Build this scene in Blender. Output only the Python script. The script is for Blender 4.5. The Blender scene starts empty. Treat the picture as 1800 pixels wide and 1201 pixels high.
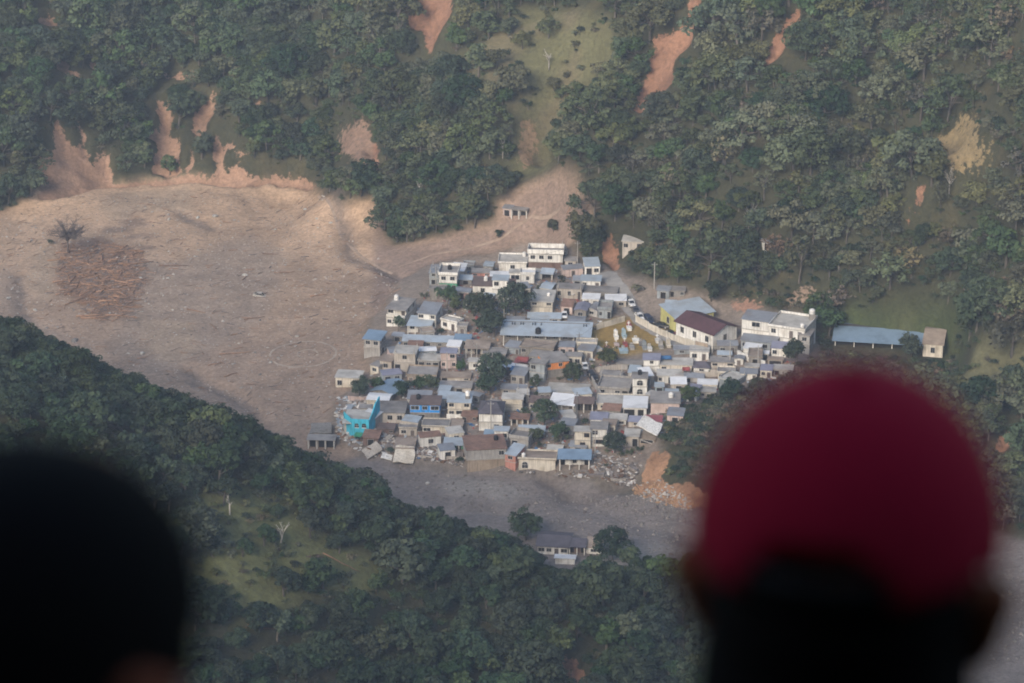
import bpy, bmesh, math, random
import numpy as np
from mathutils import Vector, Matrix

# ---------------------------------------------------------------- camera, sky, sun, exposure
FPX = 6300.0                      # focal length in photograph pixels (1800 wide)
PITCH = math.radians(21.5)
CAM = np.array([0.0, 0.0, 366.0])
scene = bpy.context.scene
col = scene.collection
cam_data = bpy.data.cameras.new('camera')
cam = bpy.data.objects.new('camera', cam_data)
col.objects.link(cam)
cam.location = CAM
cam.rotation_euler = (math.pi / 2 - PITCH, 0, 0)
cam_data.sensor_width = 36.0
cam_data.lens = FPX * 36.0 / 1800.0
cam_data.clip_start = 0.1
cam_data.clip_end = 6000.0
cam_data.dof.use_dof = True
cam_data.dof.focus_distance = 1000.0
cam_data.dof.aperture_fstop = 5.0
scene.camera = cam

SUN_EL, SUN_AZ = math.radians(25.0), math.radians(205.0)      # azimuth clockwise from +Y: behind the camera
world = bpy.data.worlds.new('World')
scene.world = world
world.use_nodes = True
wn = world.node_tree
sky = wn.nodes.new('ShaderNodeTexSky')
sky.sky_type = 'NISHITA'
sky.sun_disc = False
sky.sun_elevation = SUN_EL
sky.sun_rotation = SUN_AZ
sky.air_density = 1.0
sky.dust_density = 2.0
bg = wn.nodes['Background']
bg.inputs['Strength'].default_value = 0.10
wn.links.new(sky.outputs['Color'], bg.inputs['Color'])

sun_data = bpy.data.lights.new('sun', 'SUN')
sun_data.energy = 2.6
sun_data.angle = math.radians(32.0)
sun_data.color = (1.0, 0.88, 0.74)
sun = bpy.data.objects.new('sun', sun_data)
col.objects.link(sun)
sd = Vector((math.sin(SUN_AZ) * math.cos(SUN_EL), math.cos(SUN_AZ) * math.cos(SUN_EL), math.sin(SUN_EL)))
sun.rotation_euler = sd.to_track_quat('Z', 'Y').to_euler()

vs = scene.view_settings
vs.view_transform = 'Standard'
vs.look = 'None'
vs.exposure = 1.3
vs.gamma = 1.0
vs.use_curve_mapping = False
cy = scene.cycles
cy.max_bounces = 4
cy.diffuse_bounces = 1
cy.glossy_bounces = 1
cy.transmission_bounces = 2
cy.volume_bounces = 0
cy.transparent_max_bounces = 6
cy.caustics_reflective = False
cy.caustics_refractive = False
cy.use_denoising = True
cy.denoiser = 'OPENIMAGEDENOISE'
cy.filter_width = 1.85
cy.sample_clamp_indirect = 4.0

HAZE = 0.00017
RNG = np.random.default_rng(7)
random.seed(7)
SP, CP = math.sin(PITCH), math.cos(PITCH)

# ---------------------------------------------------------------- helpers: pixels <-> rays (to measure the photograph)
def ray(px, py):
    a, b = (px - 900.0) / FPX, (600.5 - py) / FPX
    v = np.array([a, CP + b * SP, -SP + b * CP])
    return v / np.linalg.norm(v)

def at_height(px, py, z):
    r = ray(px, py)
    t = (z - CAM[2]) / r[2]
    return CAM + r * t

def project(x, y, z):
    dy, dz = y - CAM[1], z - CAM[2]
    depth = dy * CP - dz * SP
    up = dy * SP + dz * CP
    depth = np.where(depth > 0.1, depth, 0.1)
    return 900.0 + FPX * (x - CAM[0]) / depth, 600.5 - FPX * up / depth

def inside(px, py, poly):
    px, py = np.asarray(px, float), np.asarray(py, float)
    r = np.zeros(px.shape, bool)
    n = len(poly)
    for i in range(n):
        x0, y0 = poly[i]
        x1, y1 = poly[(i + 1) % n]
        if y0 == y1:
            continue
        c = ((y0 > py) != (y1 > py)) & (px < (x1 - x0) * (py - y0) / (y1 - y0) + x0)
        r ^= c
    return r

def pin(px, py, poly):
    r, n = False, len(poly)
    x1, y1 = poly[-1]
    for x0, y0 in poly:
        if (y0 > py) != (y1 > py) and px < (x1 - x0) * (py - y0) / (y1 - y0) + x0: r = not r
        x1, y1 = x0, y0
    return r

LATTICE = {}
def vnoise(x, y, scale, seed):
    """smooth value noise in 0..1 on a lattice of the given size in metres"""
    if seed not in LATTICE: LATTICE[seed] = np.random.default_rng(seed).random((257, 257))
    g = LATTICE[seed]
    u, v = np.asarray(x, float) / scale + 57.3, np.asarray(y, float) / scale + 31.7
    iu, iv = np.floor(u).astype(int), np.floor(v).astype(int)
    fu, fv = u - iu, v - iv
    fu, fv = fu * fu * (3 - 2 * fu), fv * fv * (3 - 2 * fv)
    a, b = iu % 256, iv % 256
    return (g[a, b] * (1 - fu) + g[a + 1, b] * fu) * (1 - fv) + (g[a, b + 1] * (1 - fu) + g[a + 1, b + 1] * fu) * fv

def fbm(x, y, scale, seed, octaves=4):
    t, amp, tot = 0.0, 1.0, 0.0
    for k in range(octaves):
        t = t + amp * (vnoise(x, y, scale / 2 ** k, seed + k) - 0.5)
        tot += amp
        amp *= 0.5
    return t / tot * 2

class TPS:
    def __init__(self, pts, smooth=0.0):
        p = np.array(pts, float)
        self.c = p[:, :2] / 100.0
        n = len(p)
        K = self.k(self.c[:, None, :] - self.c[None, :, :]) + smooth * np.eye(n)
        P = np.c_[np.ones(n), self.c]
        A = np.zeros((n + 3, n + 3))
        A[:n, :n], A[:n, n:], A[n:, :n] = K, P, P.T
        self.w = np.linalg.solve(A, np.r_[p[:, 2], 0, 0, 0])
    @staticmethod
    def k(d):
        r2 = (d ** 2).sum(-1)
        return 0.5 * r2 * np.log(r2 + 1e-12)
    def __call__(self, x, y):
        sh = np.shape(x)
        q = np.c_[np.ravel(x), np.ravel(y)] / 100.0
        out = np.empty(len(q))
        for i in range(0, len(q), 20000):
            s = q[i:i + 20000]
            out[i:i + 20000] = self.k(s[:, None, :] - self.c[None]) @ self.w[:-3] + self.w[-3] + s @ self.w[-2:]
        return out.reshape(sh)

# ---------------------------------------------------------------- terrain heights
far_px = [  # photograph pixel and the height of the ground there
    (-150, 420, 0), (-150, 600, 0), (0, 400, 0), (0, 500, 0), (0, 600, -.5), (200, 350, .3), (200, 500, 0), (300, 600, 0), (400, 350, .5), (400, 500, 0.3),
    (450, 650, 0), (550, 360, 1), (550, 500, 1), (550, 720, 0), (620, 600, 1.2), (100, 720, -1), (350, 760, -1), (640, 420, 2.5), (670, 520, 2),
    (500, 850, -1), (700, 850, -1), (900, 880, -1), (1100, 930, -1.2), (1250, 950, -1.2), (1400, 1010, -1.2), (1600, 1060, -1.5), (1790, 1030, -1.5), (1790, 1180, -1.5),
    (700, 1000, -1.2), (1000, 1050, -1.2), (1300, 1150, -1.5), (1950, 1100, -1.5), (1500, 1300, -1.6),
    (650, 785, .8), (800, 805, 1.2), (950, 825, 1.2), (1080, 835, 1), (600, 700, .6), (700, 650, 2), (900, 700, 3.4), (1100, 700, 4), (1230, 700, 4.6),
    (700, 560, 2.6), (900, 600, 5.5), (1100, 600, 6.5), (1250, 620, 7), (780, 495, 4.5), (900, 500, 7.5), (1050, 500, 9), (1200, 530, 10), (1350, 600, 10), (1000, 450, 10),
    (870, 430, 6.5), (760, 440, 4.5), (700, 415, 3.6),
    (1210, 790, 7.5), (1400, 800, 9), (1500, 910, 1.0), (1300, 905, .5), (1200, 885, -.5), (1150, 850, 0), (1600, 780, 10), (1500, 650, 12),
    (1650, 640, 15), (1720, 720, 14), (1780, 930, 1.0), (1790, 800, 11), (1900, 900, 6), (1900, 700, 20),
]
foot = [(-200, 380, 1), (0, 364, 1), (180, 320, 1.2), (400, 318, 1.6), (550, 325, 2), (650, 390, 4), (800, 425, 6.5), (960, 410, 10.5), (1090, 455, 11.5),
        (1290, 525, 12), (1450, 555, 13), (1650, 570, 15), (1820, 640, 20)]
fp = [tuple(at_height(a, b, z)[:2]) + (z,) for a, b, z in far_px + foot]
for a, b, z in foot:
    for up, kk in ((120, .135), (260, .128), (420, .125), (620, .122), (900, .118)):
        zz = z + up * kk
        q = at_height(a, b - up, zz)
        fp.append((q[0], q[1], zz))
# gullies and spurs on the far hillside
for a, b, dz in ((760, 40, -3), (1180, 110, -3), (700, 230, -3.5), (880, 150, 3), (1040, 230, 2.5), (960, 300, -3), (1300, 250, 3), (1480, 330, -3), (1640, 250, 3), (480, 150, 2.5), (300, 200, -2), (100, 150, 2)):
    pyf = np.interp(a, [f[0] for f in foot], [f[1] for f in foot])
    zf = np.interp(a, [f[0] for f in foot], [f[2] for f in foot])
    zz = zf + (pyf - b) * .13 + dz
    q = at_height(a, b, zz)
    fp.append((q[0], q[1], zz))
for x in (-900, -500, 0, 500, 900):
    fp += [(x, 1500, 250), (x, 1900, 430)]
fp += [(-900, 900, 10), (-500, 930, 2), (-900, 1200, 120), (-500, 1150, 60), (500, 900, 90), (900, 900, 200), (900, 1200, 280), (500, 700, 0), (900, 650, 30), (500, 1100, 140)]
FAR = TPS(fp, 0.002)

crest = [(-250, 480, 86), (-120, 530, 80), (0, 602, 70), (150, 640, 63), (330, 738, 51), (440, 783, 45), (540, 838, 39), (640, 885, 34), (740, 925, 28), (850, 968, 22), (1000, 1012, 15), (1200, 1035, 9), (1400, 1085, 4), (1600, 1160, 1)]
bottom = [(-250, 1201, 36), (0, 1201, 30), (200, 1201, 26), (420, 1201, 19), (640, 1201, 12), (820, 1201, 7), (1000, 1201, 3), (1200, 1201, 0), (1450, 1230, -2)]
npnt = []
for a, b, z in crest:
    b, z = b + 34, z - 1.0
    q = at_height(a, b, z)
    npnt += [(q[0], q[1], z), (q[0], q[1] + 14 + z * .9, z * .42 - 3), (q[0], q[1] + 26 + z * 1.9, -10), (q[0], q[1] + 120 + z * 1.9, -40)]
for a, b, z in bottom:
    q = at_height(a, b, z)
    npnt += [(q[0], q[1], z), (q[0], q[1] - 45, z - 16), (q[0], q[1] - 130, z - 40)]
for a, b, z in ((300, 900, 47), (200, 1000, 44), (420, 1000, 37), (600, 1050, 26), (800, 1090, 15), (1000, 1110, 9), (1200, 1120, 4)):
    q = at_height(a, b, z)
    npnt.append((q[0], q[1], z))
npnt += [(-500, 760, 110), (-900, 760, 150), (-500, 620, 40), (-900, 620, 60), (300, 720, -30), (600, 700, -40), (900, 700, -40), (-500, 1000, -40), (-900, 1050, -40), (0, 1200, -80), (600, 1200, -80), (300, 500, -60), (-300, 500, -30)]
NEAR = TPS(npnt, 0.002)
LEDGE_Y = [-400, -200, -150, -40, -10, -3.4, -1.6, 0.5, 1.4, 3.0, 4.2, 30, 100, 200, 400, 560, 640, 760, 2000]
LEDGE_Z = [496, 487, 462, 408, 387, 374.5, 364.3, 364.3, 363.46, 363.4, 361.3, 333, 278, 195, 75, 12, -25, -80, -300]  # unseen bank and ridge behind the camera shaped to shade heads and spur

def raw_height(x, y, f, n):
    l = np.interp(y, LEDGE_Y, LEDGE_Z)
    m = np.maximum(f, n)
    m = m + 1.6 * np.log(np.exp((f - m) / 1.6) + np.exp((n - m) / 1.6))
    return np.maximum(m, l)

def spread(a, b, step, grow, far):
    out, s = [], step
    while (b > a and a < far) or (b < a and a > far):
        s *= grow
        a = a + s if b > a else a - s
        out.append(a)
    return out
gx_f = np.arange(-186, 186.1, 1.2)
gx = np.r_[spread(gx_f[0], -1e9, 1.2, 1.12, -900)[::-1], gx_f, spread(gx_f[-1], 1e9, 1.2, 1.12, 900)]
gy_f = np.arange(650, 1186, 1.2)
gy = np.r_[-400, -300, -200, -150, -100, -60, -40, -25, -16, -10, -6, -3.4, -1.6, 0.5, 1.4, 3.0, 4.2, 7, 12, 20, 30, 45, 65, 100, 150, 200, 260, 330, 400, 470, 530, 560, 590, 610, 625, 635, 642, 646, gy_f, spread(gy_f[-1], 1e9, 1.2, 1.12, 1900)]
GX, GY = np.meshgrid(gx, gy, indexing='ij')
F_Z, N_Z = FAR(GX, GY), NEAR(GX, GY)
Z = raw_height(GX, GY, F_Z, N_Z)
WX = GX + 2.5 * fbm(GX, GY, 9, 900)
WY = GY + 5.0 * fbm(GX, GY, 12, 910)
PX0, PY0 = project(GX, GY, Z)                       # where each ground point shows in the photograph
PXW, PYW = project(WX, WY, Z)                       # the same with a ragged outline
fine = (GY > 600) & (GY < 1300)

def blur(a, n=1):
    a = a.astype(float)
    for _ in range(n):
        p = np.pad(a, 1, mode='edge')
        a = (p[:-2, 1:-1] + p[2:, 1:-1] + p[1:-1, :-2] + p[1:-1, 2:] + 2 * p[1:-1, 1:-1]) / 6
    return a

is_near = (N_Z > F_Z - 0.5) & fine
POLY = dict(
    mud=[(-300, 385), (0, 368), (55, 345), (72, 322), (180, 322), (330, 303), (430, 316), (545, 320), (578, 345), (655, 352), (668, 402), (692, 430), (760, 420), (868, 398), (880, 350), (930, 328), (985, 300),
         (1005, 318), (1040, 372), (1012, 420), (990, 440), (940, 436), (870, 452), (760, 466), (740, 505), (725, 540), (700, 620), (660, 660), (650, 700), (590, 705), (590, 760), (640, 800), (560, 860), (300, 800), (-300, 800)],
    river=[(560, 830), (640, 797), (700, 812), (820, 828), (930, 838), (1010, 842), (1100, 862), (1170, 882), (1240, 895), (1300, 915), (1500, 930), (1720, 925), (1790, 948), (2100, 980), (2100, 1400), (500, 1400)],
    village=[(590, 705), (655, 690), (640, 585), (690, 505), (750, 470), (870, 450), (920, 435), (1005, 432), (1030, 470), (1085, 470), (1150, 500), (1260, 520), (1330, 545), (1425, 550), (1440, 640), (1320, 690), (1235, 715), (1165, 745),
             (1160, 800), (1110, 850), (1010, 842), (930, 838), (820, 828), (700, 812), (640, 797), (590, 770)],
    gravel=[(215, 470), (330, 455), (420, 415), (500, 440), (480, 540), (420, 600), (260, 660), (200, 620), (230, 540)],
    wet=[(180, 398), (215, 374), (238, 378), (272, 412), (275, 442), (255, 440), (240, 425), (185, 410)],
    greybank=[(-50, 480), (30, 470), (60, 560), (200, 640), (330, 640), (440, 720), (560, 830), (300, 830), (-50, 700)],
    bar=[(780, 835), (850, 850), (930, 872), (900, 885), (780, 862)],
    bar2=[(1040, 985), (1150, 945), (1230, 960), (1230, 1000), (1080, 1010)],
    cliff=[(1110, 862), (1128, 835), (1148, 795), (1172, 800), (1162, 842), (1180, 852), (1215, 848), (1250, 860), (1250, 890), (1200, 892), (1165, 885)],
    cem=[(1030, 588), (1075, 568), (1120, 566), (1160, 588), (1210, 612), (1130, 628), (1045, 645)],
    green=[(1440, 570), (1500, 540), (1620, 530), (1720, 545), (1700, 575), (1600, 574), (1480, 580)],
    pasture=[(770, 140), (800, 100), (860, 75), (880, 20), (960, 10), (1010, 20), (1085, 40), (1075, 110), (1030, 150), (1000, 190), (975, 215), (968, 300), (905, 310), (908, 200), (870, 180), (800, 175)],
    slopegrass=[(345, 880), (420, 855), (500, 890), (610, 960), (690, 1025), (640, 1050), (560, 1030), (490, 1090), (420, 1110), (345, 1030)],
    rightgrass=[(1620, 640), (1720, 610), (1830, 600), (1830, 700), (1700, 700), (1640, 690)],
    clearing=[(1640, 265), (1650, 235), (1672, 225), (1690, 195), (1712, 200), (1722, 232), (1748, 250), (1750, 275), (1715, 285), (1690, 305), (1660, 285)],
    clearing2=[(915, 300), (918, 225), (935, 190), (952, 212), (948, 285), (930, 300)],
    brown=[(590, 225), (640, 210), (655, 280), (640, 300), (600, 275)],
    bank=[(1380, 520), (1430, 500), (1440, 515), (1400, 535), (1370, 545)],
    bank2=[(1285, 525), (1330, 515), (1340, 545), (1300, 560), (1280, 545)],
    darkpatch=[(1130, 470), (1150, 430), (1170, 440), (1165, 490)],
)
SCARS = [
    [(62, 336), (120, 322), (180, 318), (255, 312), (330, 302), (380, 306), (430, 300), (500, 310), (548, 312), (560, 328), (430, 322), (330, 316), (180, 328), (72, 346)],
    [(738, -80), (812, -80), (797, 0), (778, 38), (760, 70), (748, 98), (738, 70), (730, 45), (718, 30), (732, 12)],
    [(1200, -60), (1250, -60), (1222, 20), (1216, 60), (1186, 92), (1182, 132), (1152, 165), (1136, 197), (1110, 194), (1120, 152), (1146, 122), (1142, 98), (1166, 62), (1190, 50), (1210, 0)],
    [(1398, 22), (1414, 24), (1402, 55), (1384, 88), (1352, 114), (1338, 112), (1352, 88), (1366, 60)],
    [(270, 163), (298, 163), (300, 200), (288, 238), (316, 246), (322, 300), (268, 302), (272, 250), (258, 232), (276, 216)],
    [(372, 158), (376, 180), (360, 215), (350, 245), (334, 300), (326, 300), (345, 245), (334, 210), (352, 176)],
    [(96, 200), (112, 226), (124, 240), (128, 262), (150, 250), (138, 215), (152, 214), (155, 262), (160, 296), (165, 270), (188, 264), (196, 315), (75, 330), (68, 290), (80, 268), (96, 262)],
    [(378, 235), (392, 245), (430, 265), (460, 270), (425, 274), (395, 258), (388, 300), (378, 300)],
    [(330, 300), (380, 302), (412, 284), (430, 292), (440, 312), (540, 306), (548, 322), (430, 320), (330, 314)],
    [(1736, 795), (1772, 744), (1788, 756), (1762, 802)],
    [(1650, 715), (1700, 705), (1690, 730)],
    [(985, 1145), (1008, 1148), (1040, 1190), (1060, 1230), (1010, 1230), (1000, 1180)],
    [(1368, 585), (1400, 560), (1392, 600)],
    [(262, 110), (290, 116), (312, 122), (345, 124), (400, 122), (400, 130), (330, 133), (285, 124)],
    [(155, -10), (163, 0), (164, 30), (156, 32)], [(300, 24), (318, 24), (316, 45), (309, 44)], [(100, 95), (120, 100), (125, 118), (104, 112)], [(150, 100), (172, 108), (165, 124), (152, 118)], [(128, 118), (142, 124), (138, 136), (126, 130)],
    [(60, 30), (95, 28), (88, 48), (66, 44)], [(545, 4), (590, 6), (580, 14), (550, 13)], [(196, 100), (212, 102), (210, 112), (198, 110)], [(440, 180), (456, 165), (452, 205), (444, 205)], [(1480, 190), (1494, 176), (1490, 200)],
    [(1610, 310), (1632, 318), (1625, 350), (1612, 345)], [(1578, 360), (1600, 372), (1608, 390), (1588, 385)], [(1140, 60), (1200, 45), (1205, 75), (1160, 92)], [(640, 255), (660, 250), (668, 290), (650, 300)],
    [(1060, 405), (1092, 425), (1085, 480), (1075, 480)],
]
M = {k: inside(PXW, PYW, p) & fine for k, p in POLY.items()}
for k in M:
    if k == 'slopegrass':
        M[k] &= is_near
    else:
        M[k] &= ~is_near
scar = np.zeros(Z.shape, bool)
for i, p in enumerate(SCARS):
    s = inside(PXW, PYW, p) & fine
    scar |= (s & is_near) if i == 11 else (s & ~is_near)
M['mud'] &= ~M['village']
M['river'] &= ~M['village']
hill = fine & ~M['mud'] & ~M['river'] & ~M['village'] & ~is_near

def line_dist(pts):
    """metres from each ground point to a line given by photograph pixels"""
    w = [at_height(a, b, 1.0)[:2] for a, b in pts]
    d = np.full(Z.shape, 1e9)
    for (ax, ay), (bx, by) in zip(w[:-1], w[1:]):
        ex, ey = bx - ax, by - ay
        t = np.clip(((WX - ax) * ex + (WY - ay) * ey) / (ex * ex + ey * ey), 0, 1)
        d = np.minimum(d, np.hypot(WX - ax - t * ex, WY - ay - t * ey))
    return d
Z = Z + 1.6 * blur(M['village'], 3) + 0.5 * blur(M['bar'], 3)
Z = Z - (2.2 + 2.4 * np.abs(fbm(GX, GY, 6, 45, 3))) * blur(scar, 2) + 0.9 * blur(hill | is_near, 3) * fbm(GX, GY, 22, 40) * 2.0
Z = Z + fine * (0.22 * fbm(GX, GY, 7, 60) * blur(M['mud'] | M['river'], 2) + 0.5 * fbm(GX, GY, 26, 63) * blur(M['mud'], 3))
for pts, wid, dep in (([(585, 355), (602, 400), (625, 440), (660, 462), (706, 492)], 3.0, 1.6), ([(330, 640), (430, 700), (470, 745)], 3.0, 1.5), ([(955, 845), (985, 858), (1030, 862), (1090, 845), (1130, 815)], 2.5, 1.5),
                      ([(35, 480), (35, 530), (70, 590), (120, 620)], 2.5, 0.8), ([(320, 365), (370, 385)], 3.0, .8), ([(700, 900), (800, 880), (900, 890)], 3, .8), ([(1000, 870), (1100, 890), (1220, 930)], 3.5, .9)):
    Z -= dep * np.exp(-(line_dist(pts) / wid) ** 2) * fine

def height(x, y):
    i = int(np.clip(np.searchsorted(gx, x) - 1, 0, len(gx) - 2))
    j = int(np.clip(np.searchsorted(gy, y) - 1, 0, len(gy) - 2))
    u = (x - gx[i]) / (gx[i + 1] - gx[i]); v = (y - gy[j]) / (gy[j + 1] - gy[j])
    return float((Z[i, j] * (1 - u) + Z[i + 1, j] * u) * (1 - v) + (Z[i, j + 1] * (1 - u) + Z[i + 1, j + 1] * u) * v)

def heights(x, y):
    i = np.clip(np.searchsorted(gx, x) - 1, 0, len(gx) - 2)
    j = np.clip(np.searchsorted(gy, y) - 1, 0, len(gy) - 2)
    u = (x - gx[i]) / (gx[i + 1] - gx[i]); v = (y - gy[j]) / (gy[j + 1] - gy[j])
    return (Z[i, j] * (1 - u) + Z[i + 1, j] * u) * (1 - v) + (Z[i, j + 1] * (1 - u) + Z[i + 1, j + 1] * u) * v

STEPS = np.arange(640.0, 1340.0, 1.0)
def ground(px, py, past=0.0):
    """the point of the terrain that the photograph shows at this pixel"""
    r = ray(px, py)
    t = STEPS / math.hypot(r[0], r[1])
    p = CAM[None] + r[None] * t[:, None]
    below = (heights(p[:, 0], p[:, 1]) >= p[:, 2]) & (p[:, 1] > past)
    k = int(np.argmax(below))
    if not below[k]:
        q = at_height(px, py, 0.0)
        return np.array([q[0], q[1], height(q[0], q[1])])
    lo, hi = t[max(k - 1, 0)], t[k]
    for _ in range(12):
        m = (lo + hi) / 2
        q = CAM + r * m
        if height(q[0], q[1]) >= q[2]:
            hi = m
        else:
            lo = m
    q = CAM + r * hi
    return np.array([q[0], q[1], height(q[0], q[1])])
# level ground cut into the meadow for the long shed and the house at its end
q_ = ground(1500, 612, 850.0)
w_ = np.clip(blur(inside(PX0, PY0, [(1440, 575), (1480, 552), (1690, 548), (1700, 645), (1600, 650), (1440, 625)]) & fine & ~is_near, 3) * 1.3, 0, 1)
Z = Z * (1 - w_) + np.minimum(Z, q_[2] + .2) * w_
PAST = 800.0      # village points lie behind the near spur

# ---------------------------------------------------------------- materials
def srgb(r, g, b):
    f = lambda c: c / 12.92 if c <= .04045 else ((c + .055) / 1.055) ** 2.4
    return (f(r / 255), f(g / 255), f(b / 255), 1)

MATS = {}
def mat(name, colr, rough=.8, noise=.25, scale=1.2, bump=0.0, metal=0.0, stripes=0.0, streak=0.0, rand=.12, stain=None, spec=.3):
    """procedural paint / concrete / tin: mottled, streaked with dirt, each object a little different"""
    if name in MATS:
        return MATS[name]
    m = bpy.data.materials.new(name)
    m.use_nodes = True
    nt = m.node_tree
    N, L = nt.nodes, nt.links
    b = N['Principled BSDF']
    b.inputs['Roughness'].default_value = rough
    b.inputs['Metallic'].default_value = metal
    b.inputs['Specular IOR Level'].default_value = spec
    tc = N.new('ShaderNodeTexCoord')
    oi = N.new('ShaderNodeObjectInfo')
    n1 = N.new('ShaderNodeTexNoise')
    n1.inputs['Scale'].default_value = scale
    n1.inputs['Detail'].default_value = 6
    n1.inputs['Roughness'].default_value = .65
    add = N.new('ShaderNodeVectorMath'); add.operation = 'ADD'
    mul = N.new('ShaderNodeVectorMath'); mul.operation = 'SCALE'
    comb = N.new('ShaderNodeCombineXYZ')
    for k in range(3):
        L.new(oi.outputs['Random'], comb.inputs[k])
    L.new(comb.outputs[0], mul.inputs[0]); mul.inputs['Scale'].default_value = 40
    L.new(tc.outputs['Object'], add.inputs[0]); L.new(mul.outputs[0], add.inputs[1])
    L.new(add.outputs[0], n1.inputs['Vector'])
    mr = N.new('ShaderNodeMapRange')
    mr.inputs['From Min'].default_value = .3; mr.inputs['From Max'].default_value = .72
    mr.inputs['To Min'].default_value = 1 - noise; mr.inputs['To Max'].default_value = 1 + noise * .6
    L.new(n1.outputs['Fac'], mr.inputs['Value'])
    val = mr.outputs[0]
    mr2 = N.new('ShaderNodeMapRange')
    mr2.inputs['To Min'].default_value = 1 - rand; mr2.inputs['To Max'].default_value = 1 + rand
    L.new(oi.outputs['Random'], mr2.inputs['Value'])
    mm = N.new('ShaderNodeMath'); mm.operation = 'MULTIPLY'
    L.new(val, mm.inputs[0]); L.new(mr2.outputs[0], mm.inputs[1])
    val = mm.outputs[0]
    if stripes:
        wv = N.new('ShaderNodeTexWave')
        wv.inputs['Scale'].default_value = stripes
        wv.inputs['Distortion'].default_value = .3
        L.new(tc.outputs['Object'], wv.inputs['Vector'])
        ms = N.new('ShaderNodeMapRange'); ms.inputs['To Min'].default_value = .86; ms.inputs['To Max'].default_value = 1.06
        L.new(wv.outputs['Fac'], ms.inputs['Value'])
        m3 = N.new('ShaderNodeMath'); m3.operation = 'MULTIPLY'
        L.new(val, m3.inputs[0]); L.new(ms.outputs[0], m3.inputs[1]); val = m3.outputs[0]
    if streak:
        mp = N.new('ShaderNodeMapping'); mp.inputs['Scale'].default_value = (1.6, 1.6, .14)
        L.new(add.outputs[0], mp.inputs['Vector'])
        n2 = N.new('ShaderNodeTexNoise'); n2.inputs['Scale'].default_value = 1.5; n2.inputs['Detail'].default_value = 4
        L.new(mp.outputs[0], n2.inputs['Vector'])
        ms = N.new('ShaderNodeMapRange'); ms.inputs['From Min'].default_value = .45; ms.inputs['From Max'].default_value = .7
        ms.inputs['To Min'].default_value = 1; ms.inputs['To Max'].default_value = 1 - streak
        L.new(n2.outputs['Fac'], ms.inputs['Value'])
        m3 = N.new('ShaderNodeMath'); m3.operation = 'MULTIPLY'
        L.new(val, m3.inputs[0]); L.new(ms.outputs[0], m3.inputs[1]); val = m3.outputs[0]
    base = N.new('ShaderNodeMix'); base.data_type = 'RGBA'
    base.inputs[6].default_value = tuple(colr[:3]) + (1,)
    base.inputs[7].default_value = tuple((stain or tuple(c * .62 for c in colr[:3]))[:3]) + (1,)
    n3 = N.new('ShaderNodeTexNoise'); n3.inputs['Scale'].default_value = scale * .35; n3.inputs['Detail'].default_value = 5
    L.new(add.outputs[0], n3.inputs['Vector'])
    mk = N.new('ShaderNodeMapRange'); mk.inputs['From Min'].default_value = .5; mk.inputs['From Max'].default_value = .7
    mk.inputs['To Max'].default_value = .75
    L.new(n3.outputs['Fac'], mk.inputs['Value']); L.new(mk.outputs[0], base.inputs[0])
    fin = N.new('ShaderNodeVectorMath'); fin.operation = 'SCALE'
    L.new(base.outputs[2], fin.inputs[0]); L.new(val, fin.inputs['Scale'])
    L.new(fin.outputs[0], b.inputs['Base Color'])
    if bump:
        bp = N.new('ShaderNodeBump'); bp.inputs['Strength'].default_value = .6; bp.inputs['Distance'].default_value = bump
        L.new(n1.outputs['Fac'], bp.inputs['Height']); L.new(bp.outputs[0], b.inputs['Normal'])
    MATS[name] = m
    return m

def wall_mat(name, c): return mat('wall_' + name, c, .85, .16, .9, .02, streak=.38, stain=(c[0] * .68, c[1] * .64, c[2] * .58))
WALL = dict(
    white=wall_mat('white', (.76, .745, .70)), cream=wall_mat('cream', (.62, .57, .48)), beige=wall_mat('beige', (.48, .435, .38)), tan=wall_mat('tan', (.36, .29, .22)),
    grey=wall_mat('grey', (.38, .365, .345)), block=wall_mat('block', (.25, .235, .215)), bluegrey=wall_mat('bluegrey', (.29, .32, .34)), yellow=wall_mat('yellow', (.55, .52, .20)),
    orange=wall_mat('orange', (.78, .28, .08)), blue=wall_mat('blue', (.03, .30, .80)), turquoise=wall_mat('turquoise', (.07, .52, .70)), pink=wall_mat('pink', (.58, .46, .42)),
    red=wall_mat('red', (.40, .10, .09)), green=wall_mat('green', (.06, .30, .17)), brown=wall_mat('brown', (.19, .13, .11)), dark=wall_mat('dark', (.07, .065, .065)), paleblue=wall_mat('paleblue', (.36, .47, .52)), salmon=wall_mat('salmon', (.50, .24, .19)))
def roof_mat(name, c, **k): return mat('roof_' + name, c, **k)
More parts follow.
